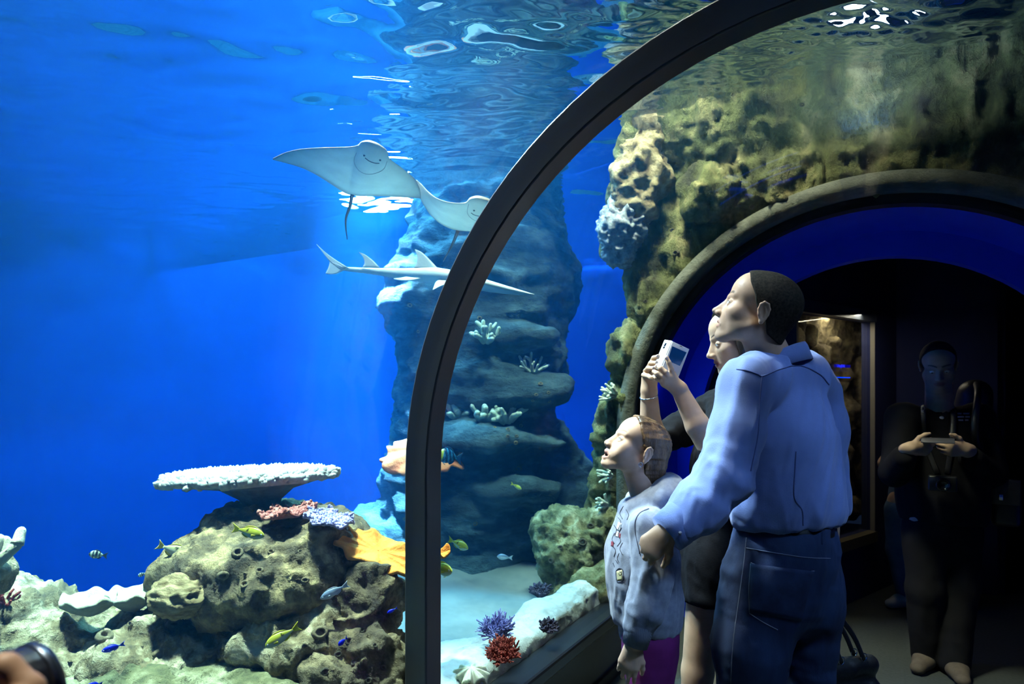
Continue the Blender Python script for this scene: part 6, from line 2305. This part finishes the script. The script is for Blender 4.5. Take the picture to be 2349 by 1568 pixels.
for q in ((2147, 926), (2160, 958)):
    r = hit(DB, *q)
    if r:
        v, f = lathe([(.0001, .003), (.007, .003), (.010, 0), (.010, -.004)], 14, r[0], frame(np.cross(UP, tocam), tocam)[:, [1, 0, 2]] @ np.diag([1, 1, 1]) if False else np.stack([lf_, UP, tocam], 1))
        build('button', v, f, M['print_grey'], dm)
for i in range(3):
    y0 = 946 + i * 7.5
    for (a, b) in (((2196, 2206), (2209, 2224)), ((2196, 2212), (2214, 2225)), ((2198, 2210), (2213, 2222)))[i]:
        patch('chest_print', DB, [(a, y0), (b, y0), (b, y0 + 4), (a, y0 + 4)], M['print_grey'], dm, 4, 3, .003, .001)
# camera strap with lettering
for q in ([(2128, 915), (2117, 945), (2122, 1010), (2150, 1085)], [(2178, 915), (2186, 945), (2184, 1010), (2172, 1085)]):
    p = on(DB, q, .006, 22)
    if len(p) > 3:
        v, f = tube(p, .014, 8, flat=(tocam, .12))
        build('camera_strap', v, f, M['belt'], dm)


def text_mesh(name, txt, size, R, loc, m, parent, ext=.0006):
    cu = bpy.data.curves.new(name, 'FONT')
    cu.body = txt
    cu.size = size
    cu.extrude = ext
    cu.align_x = 'CENTER'; cu.align_y = 'CENTER'
    t_ = bpy.data.objects.new(name, cu)
    COL.objects.link(t_)
    dg = bpy.context.evaluated_depsgraph_get()
    me = bpy.data.meshes.new_from_object(t_.evaluated_get(dg))
    bpy.data.objects.remove(t_)
    v = np.array([q.co for q in me.vertices]) @ np.asarray(R).T + np.asarray(loc)
    f = [tuple(p.vertices) for p in me.polygons]
    return build(name, v, f, m, parent, smooth=False)


p = on(DB, [(2117, 946), (2117, 948)], .011, 3, False)
if len(p): text_mesh('strap_lettering', 'Canon', .024, np.stack([-UP, lf_, tocam], 1), p[0], M['print_grey'], dm)
s = SDF(*bounds([P(2080, 1160, dd_), P(2240, 1530, dd_)], .16), .012)
s.at((0, 0, 0))
s.chain([P(2160, 1160, dd_), P(2160, 1220, dd_)], [.165, .165], .02, sq=(tocam, .74))
s.chain([P(2120, 1220, dd_), P(2120, 1350, dd_ - .02), P(2126, 1500, dd_)], [.100, .082, .070], .03)
s.chain([P(2200, 1220, dd_), P(2198, 1350, dd_ - .04), P(2190, 1520, dd_ - .1)], [.100, .082, .070], .02)
v, f = s.mesh()
v = fold(v, f, .006, 8, UP, 2, 9)
build('trousers', v, f, M['dark_trousers'], dm)
shoe(dm, P(2126, 1500, dd_), tocam + .25 * np.cross(tocam, UP), M['shoe_brown'])
shoe(dm, P(2190, 1520, dd_ - .1), tocam - .2 * np.cross(tocam, UP), M['shoe_brown'])
# his phone
pp = P(2151, 1010, 3.10)
v, f = bevbox(pp, (.135, .007, .068), .003, np.stack([lf_, unit(UP + .25 * tocam), unit(tocam * -1 + .25 * UP)], 1))
phn = build('smartphone', v, f, mat('grey_phone', (0.06, 0.06, 0.07), rough=.35), None, pp)
tag(phn, 'slim dark phone held level by the man in black', 'phone')
# compact camera hanging on the strap
cm = empty('camera', P(2162, 1120, 3.22), 'small black camera hanging on the strap of the man in black', 'camera')
v, f = bevbox(P(2162, 1108, 3.22), (.12, .045, .075), .008, np.stack([lf_, tocam, UP], 1))
build('camera_body', v, f, M['belt'], cm)
v, f = lathe([(.032, 0), (.032, .035), (.029, .042), (.024, .042), (.022, .030), (.0001, .030)], 22, P(2164, 1110, 3.20), np.stack([lf_, UP, tocam], 1))
build('lens', v, f, M['lens_black'], cm)
# shoulder bag at his side and pack on his back
sb = empty('shoulder_bag', P(2306, 1200, 3.40), 'black shoulder bag with a metal clasp at the hip of the man in black', 'bag')
v, f = bevbox(P(2306, 1150, 3.40), (.13, .16, .24), .03, np.stack([lf_, tocam, UP], 1), 3)
build('bag_body', v, f, M['bag'], sb)
v, f = bevbox(P(2306, 1128, 3.30), (.125, .012, .13), .005, np.stack([lf_, tocam, UP], 1), 2)
build('flap', v, f, M['bag'], sb)
v, f = bevbox(P(2296, 1140, 3.285), (.018, .010, .03), .003, np.stack([lf_, tocam, UP], 1), 2)
build('clasp', v, f, M['silver'], sb)
bp_ = empty('backpack', P(2236, 1050, 3.62), 'black backpack riding high behind the shoulder of the man in black', 'backpack')
s = SDF(*bounds([P(2236, 860, 3.6), P(2200, 1060, 3.7)], .16), .010)
s.at((0, 0, 0)).chain([P(2236, 905, 3.66), P(2225, 980, 3.68), P(2215, 1050, 3.68)], [.085, .10, .10], .05)
v, f = s.mesh()
build('pack_body', v, f, M['bag'], bp_)
v, f = tube(spline([P(2240, 880, 3.62), P(2243, 905, 3.36), P(2236, 985, 3.26), P(2250, 1050, 3.34)], 20), .016, 8, flat=(tocam, .3))
build('shoulder_strap', v, f, M['bag'], bp_)

# ---------------------------------------------------------------- companion mostly hidden behind him
cd = 4.35
co = empty('person', P(2092, 1390, cd) * np.array([1, 1, 0]), 'person in jeans and a red top standing behind the man in black', 'person')
SKIN_C = C(200, 160, 130)
CO = P(2156, 872, cd)
CR2 = frame(tocam)
s = SDF(*bounds([CO + UP * .13, CO - UP * .2, P(2010, 1100, 4.3), P(2150, 1370, cd)], .14), .012)
head_sdf(s, CO, CR2, .93, .5, 0)
neck(s, CO, CR2, .93, P(2150, 930, cd), .055, .06)
s.at((0, 0, 0))
s.chain([P(2136, 1000, cd), P(2118, 1100, cd), P(2100, 1140, cd)], [.11, .12, .13], .04, sq=(tocam, .7))
s.chain([P(2086, 955, cd), P(2030, 1062, 4.27), P(2062, 1098, 4.15)], [.05, .04, .03], .02)
s.chain([P(2190, 950, cd), P(2195, 1050, cd), P(2160, 1110, 4.2)], [.05, .04, .03], .02)
s.cone(P(2145, 955, cd), P(2086, 955, cd), .06, .05, .03); s.cone(P(2145, 955, cd), P(2190, 950, cd), .06, .05, .03)
s.chain([P(2066, 1150, cd), P(2064, 1260, cd), P(2078, 1365, cd)], [.08, .055, .04], .03)
s.chain([P(2130, 1150, cd), P(2132, 1260, cd), P(2110, 1372, cd)], [.08, .055, .04], .03)
v, f = s.mesh()
build('body', v, f, M['skin'], co, col=np.tile(SKIN_C, (len(v), 1)))
s = SDF(*bounds([CO + UP * .14, CO - UP * .2, CO + RT * .1, CO - RT * .1], .14), .012)
head_sdf(s, CO, CR2, .93, inf=.010, ears=False)
s.at(CO, CR2, .93).ell((.085, 0, -.02), (.06, .06, .075), .004, 'sub')
v, f = s.mesh()
build('hair', v, f, M['hair_black'], co)
s = SDF(*bounds([P(2040, 920, cd), P(2190, 1150, cd)], .2), .013)
s.at((0, 0, 0))
s.chain([P(2138, 1000, cd), P(2120, 1070, cd), P(2102, 1135, cd)], [.125, .135, .155], .04, sq=(tocam, .74))
s.chain([P(2086, 955, cd), P(2050, 1020, 4.30)], [.058, .052], .02); s.chain([P(2190, 950, cd), P(2194, 1010, cd)], [.058, .052], .02)
s.cone(P(2145, 957, cd), P(2086, 955, cd), .066, .058, .03); s.cone(P(2145, 957, cd), P(2190, 950, cd), .066, .058, .03)
s.half(P(2100, 1152, cd), (0, 0, -1))
v, f = s.mesh()
build('top', v, f, mat('red_jersey', (0.16, 0.025, 0.03), rough=.85), co)
s = SDF(*bounds([P(2050, 1130, cd), P(2150, 1365, cd)], .16), .012)
s.at((0, 0, 0))
s.chain([P(2098, 1135, cd), P(2098, 1165, cd)], [.155, .155], .02, sq=(tocam, .75))
s.chain([P(2064, 1170, cd), P(2062, 1260, cd), P(2078, 1358, cd)], [.094, .075, .06], .03)
s.chain([P(2132, 1170, cd), P(2134, 1260, cd), P(2112, 1362, cd)], [.094, .075, .06], .02)
v, f = s.mesh()
build('jeans', v, f, mat('faded_denim', (0.06, 0.12, 0.24), (0.10, 0.18, 0.32), scale=8, rough=.85), co)
M['shoe_pale'] = mat('pale_canvas', (0.42, 0.42, 0.38), rough=.8)
shoe(co, P(2080, 1368, cd), unit(-RT + .4 * tocam), M['shoe_pale'], .25)
shoe(co, P(2110, 1372, cd), tocam, M['shoe_pale'], .25)

# ---------------------------------------------------------------- reflection of a blue sign, put on the small window as glowing shapes
sg = empty('lit_sign', w0 + u * .30 + UP * 1.40, 'small glowing blue sign on the rock tank window', 'sign')
M['neon'] = mat('blue_lit_letters', (0.0, 0.0, 0.1), rough=.4, emit=((0.02, 0.03, 1.0), 1.3))
M['neon_bar'] = mat('blue_lit_bar', (0.0, 0.0, 0.1), rough=.4, emit=((0.0, 0.06, 1.0), 1.0))
M['neon_dim'] = mat('dim_blue_panel', (0.0, 0.0, 0.05), rough=.4, emit=((0.0, 0.0, 0.6), .35))


def on_win(px, py, off=.0):
    d = ray(px, py)
    p0 = w0 - nrm_w * (.03 - off)
    return CAM + d * (((p0 - CAM) @ nrm_w) / (d @ nrm_w))


def win_rect(nm, x0, y0, x1, y1, m):
    a, b = on_win(x0, y0, .004), on_win(x1, y1, .004)
    c = (a + b) / 2
    v, f = box(c, (abs((b - a) @ u), .003, abs(b[2] - a[2])), Rw)
    build(nm, v, f, m, sg, smooth=False)


win_rect('panel', 1914, 835, 1950, 843, M['neon_dim'])
win_rect('bar', 1884, 863, 1950, 867, M['neon_bar'])
win_rect('bar', 1904.5, 868, 1907.5, 890, M['neon_bar'])
win_rect('bar', 1900, 836, 1901.5, 850, M['neon'])
win_rect('bar', 1900, 849, 1948, 850.5, M['neon_dim'])
text_mesh('lettering', '\\ Acy|UAI', .028, np.stack([u, UP, nrm_w], 1), on_win(1929, 839, .007), M['neon'], sg)

# ---------------------------------------------------------------- photographer's hand and lens at the tunnel wall
M['lens_body'] = mat('black_lens_rubber', (0.010, 0.010, 0.016), rough=.35, wave=(40, .3))
lc = P(78, 1572, .58)
la = unit(cv(.42, .02, .90))
Rl = np.stack([unit(np.cross(UP, la)), unit(np.cross(la, np.cross(UP, la))), la], 1)
ln = empty('camera', lc - la * .10, 'black camera lens pushed towards the reef by a hand at the glass', 'camera')
v, f = lathe([(.031, -.16), (.031, -.10), (.034, -.095), (.034, -.035), (.0365, -.030), (.0365, .004), (.034, .008), (.030, .006), (.028, -.012), (.0001, -.018)], 40, lc, Rl)
build('lens_barrel', v, f, M['lens_body'], ln)
v, f = lathe([(.0368, -.004), (.0378, -.003), (.0378, .003), (.0368, .004)], 40, lc, Rl)
build('front_ring', v, f, M['steel'], ln)
v, f = bevbox(lc - la * .20, (.13, .10, .075), .012, Rl)
build('camera_body', v, f, M['belt'], ln)
hw = P(-200, 1740, .50)
hp_ = empty('person', hw - UP * .1, 'hand of a photographer gripping the black lens, the rest out of view', 'person')
s = SDF(*bounds([P(-260, 1760, .52), P(110, 1700, .47), P(20, 1500, .47)], .06), .0032)
s.at((0, 0, 0))
s.cone(P(-330, 1840, .50), hw, .034, .030, .01)
for (pts, r) in (([P(-140, 1640, .485), P(-60, 1548, .475), P(10, 1532, .47), P(66, 1580, .47), P(84, 1640, .475)], .0105), ([P(-120, 1680, .48), P(-40, 1620, .465), P(35, 1622, .455), P(75, 1680, .46)], .0105), ([P(-120, 1720, .48), P(-40, 1690, .465), P(30, 1700, .455)], .0100), ([P(-130, 1760, .48), P(-60, 1760, .465), P(0, 1775, .455)], .0090)):
    s.cone(hw, pts[0], .026, .015, .015)
    s.chain(pts, [r * 1.2, r * 1.1, r, r * .95, r * .85][:len(pts)], .004)
s.chain([P(-150, 1690, .49), P(-90, 1620, .53), P(-30, 1590, .56)], [.016, .013, .011], .01)
v, f = s.mesh()
build('body', v, f, M['skin'], hp_, col=np.tile(C(190, 142, 112), (len(v), 1)))
v, f = tube([P(-430, 1900, .50), P(-340, 1846, .50), P(-270, 1800, .50)], [.046, .044, .040], 18)
build('sleeve', v, f, M['black_jacket'], hp_)
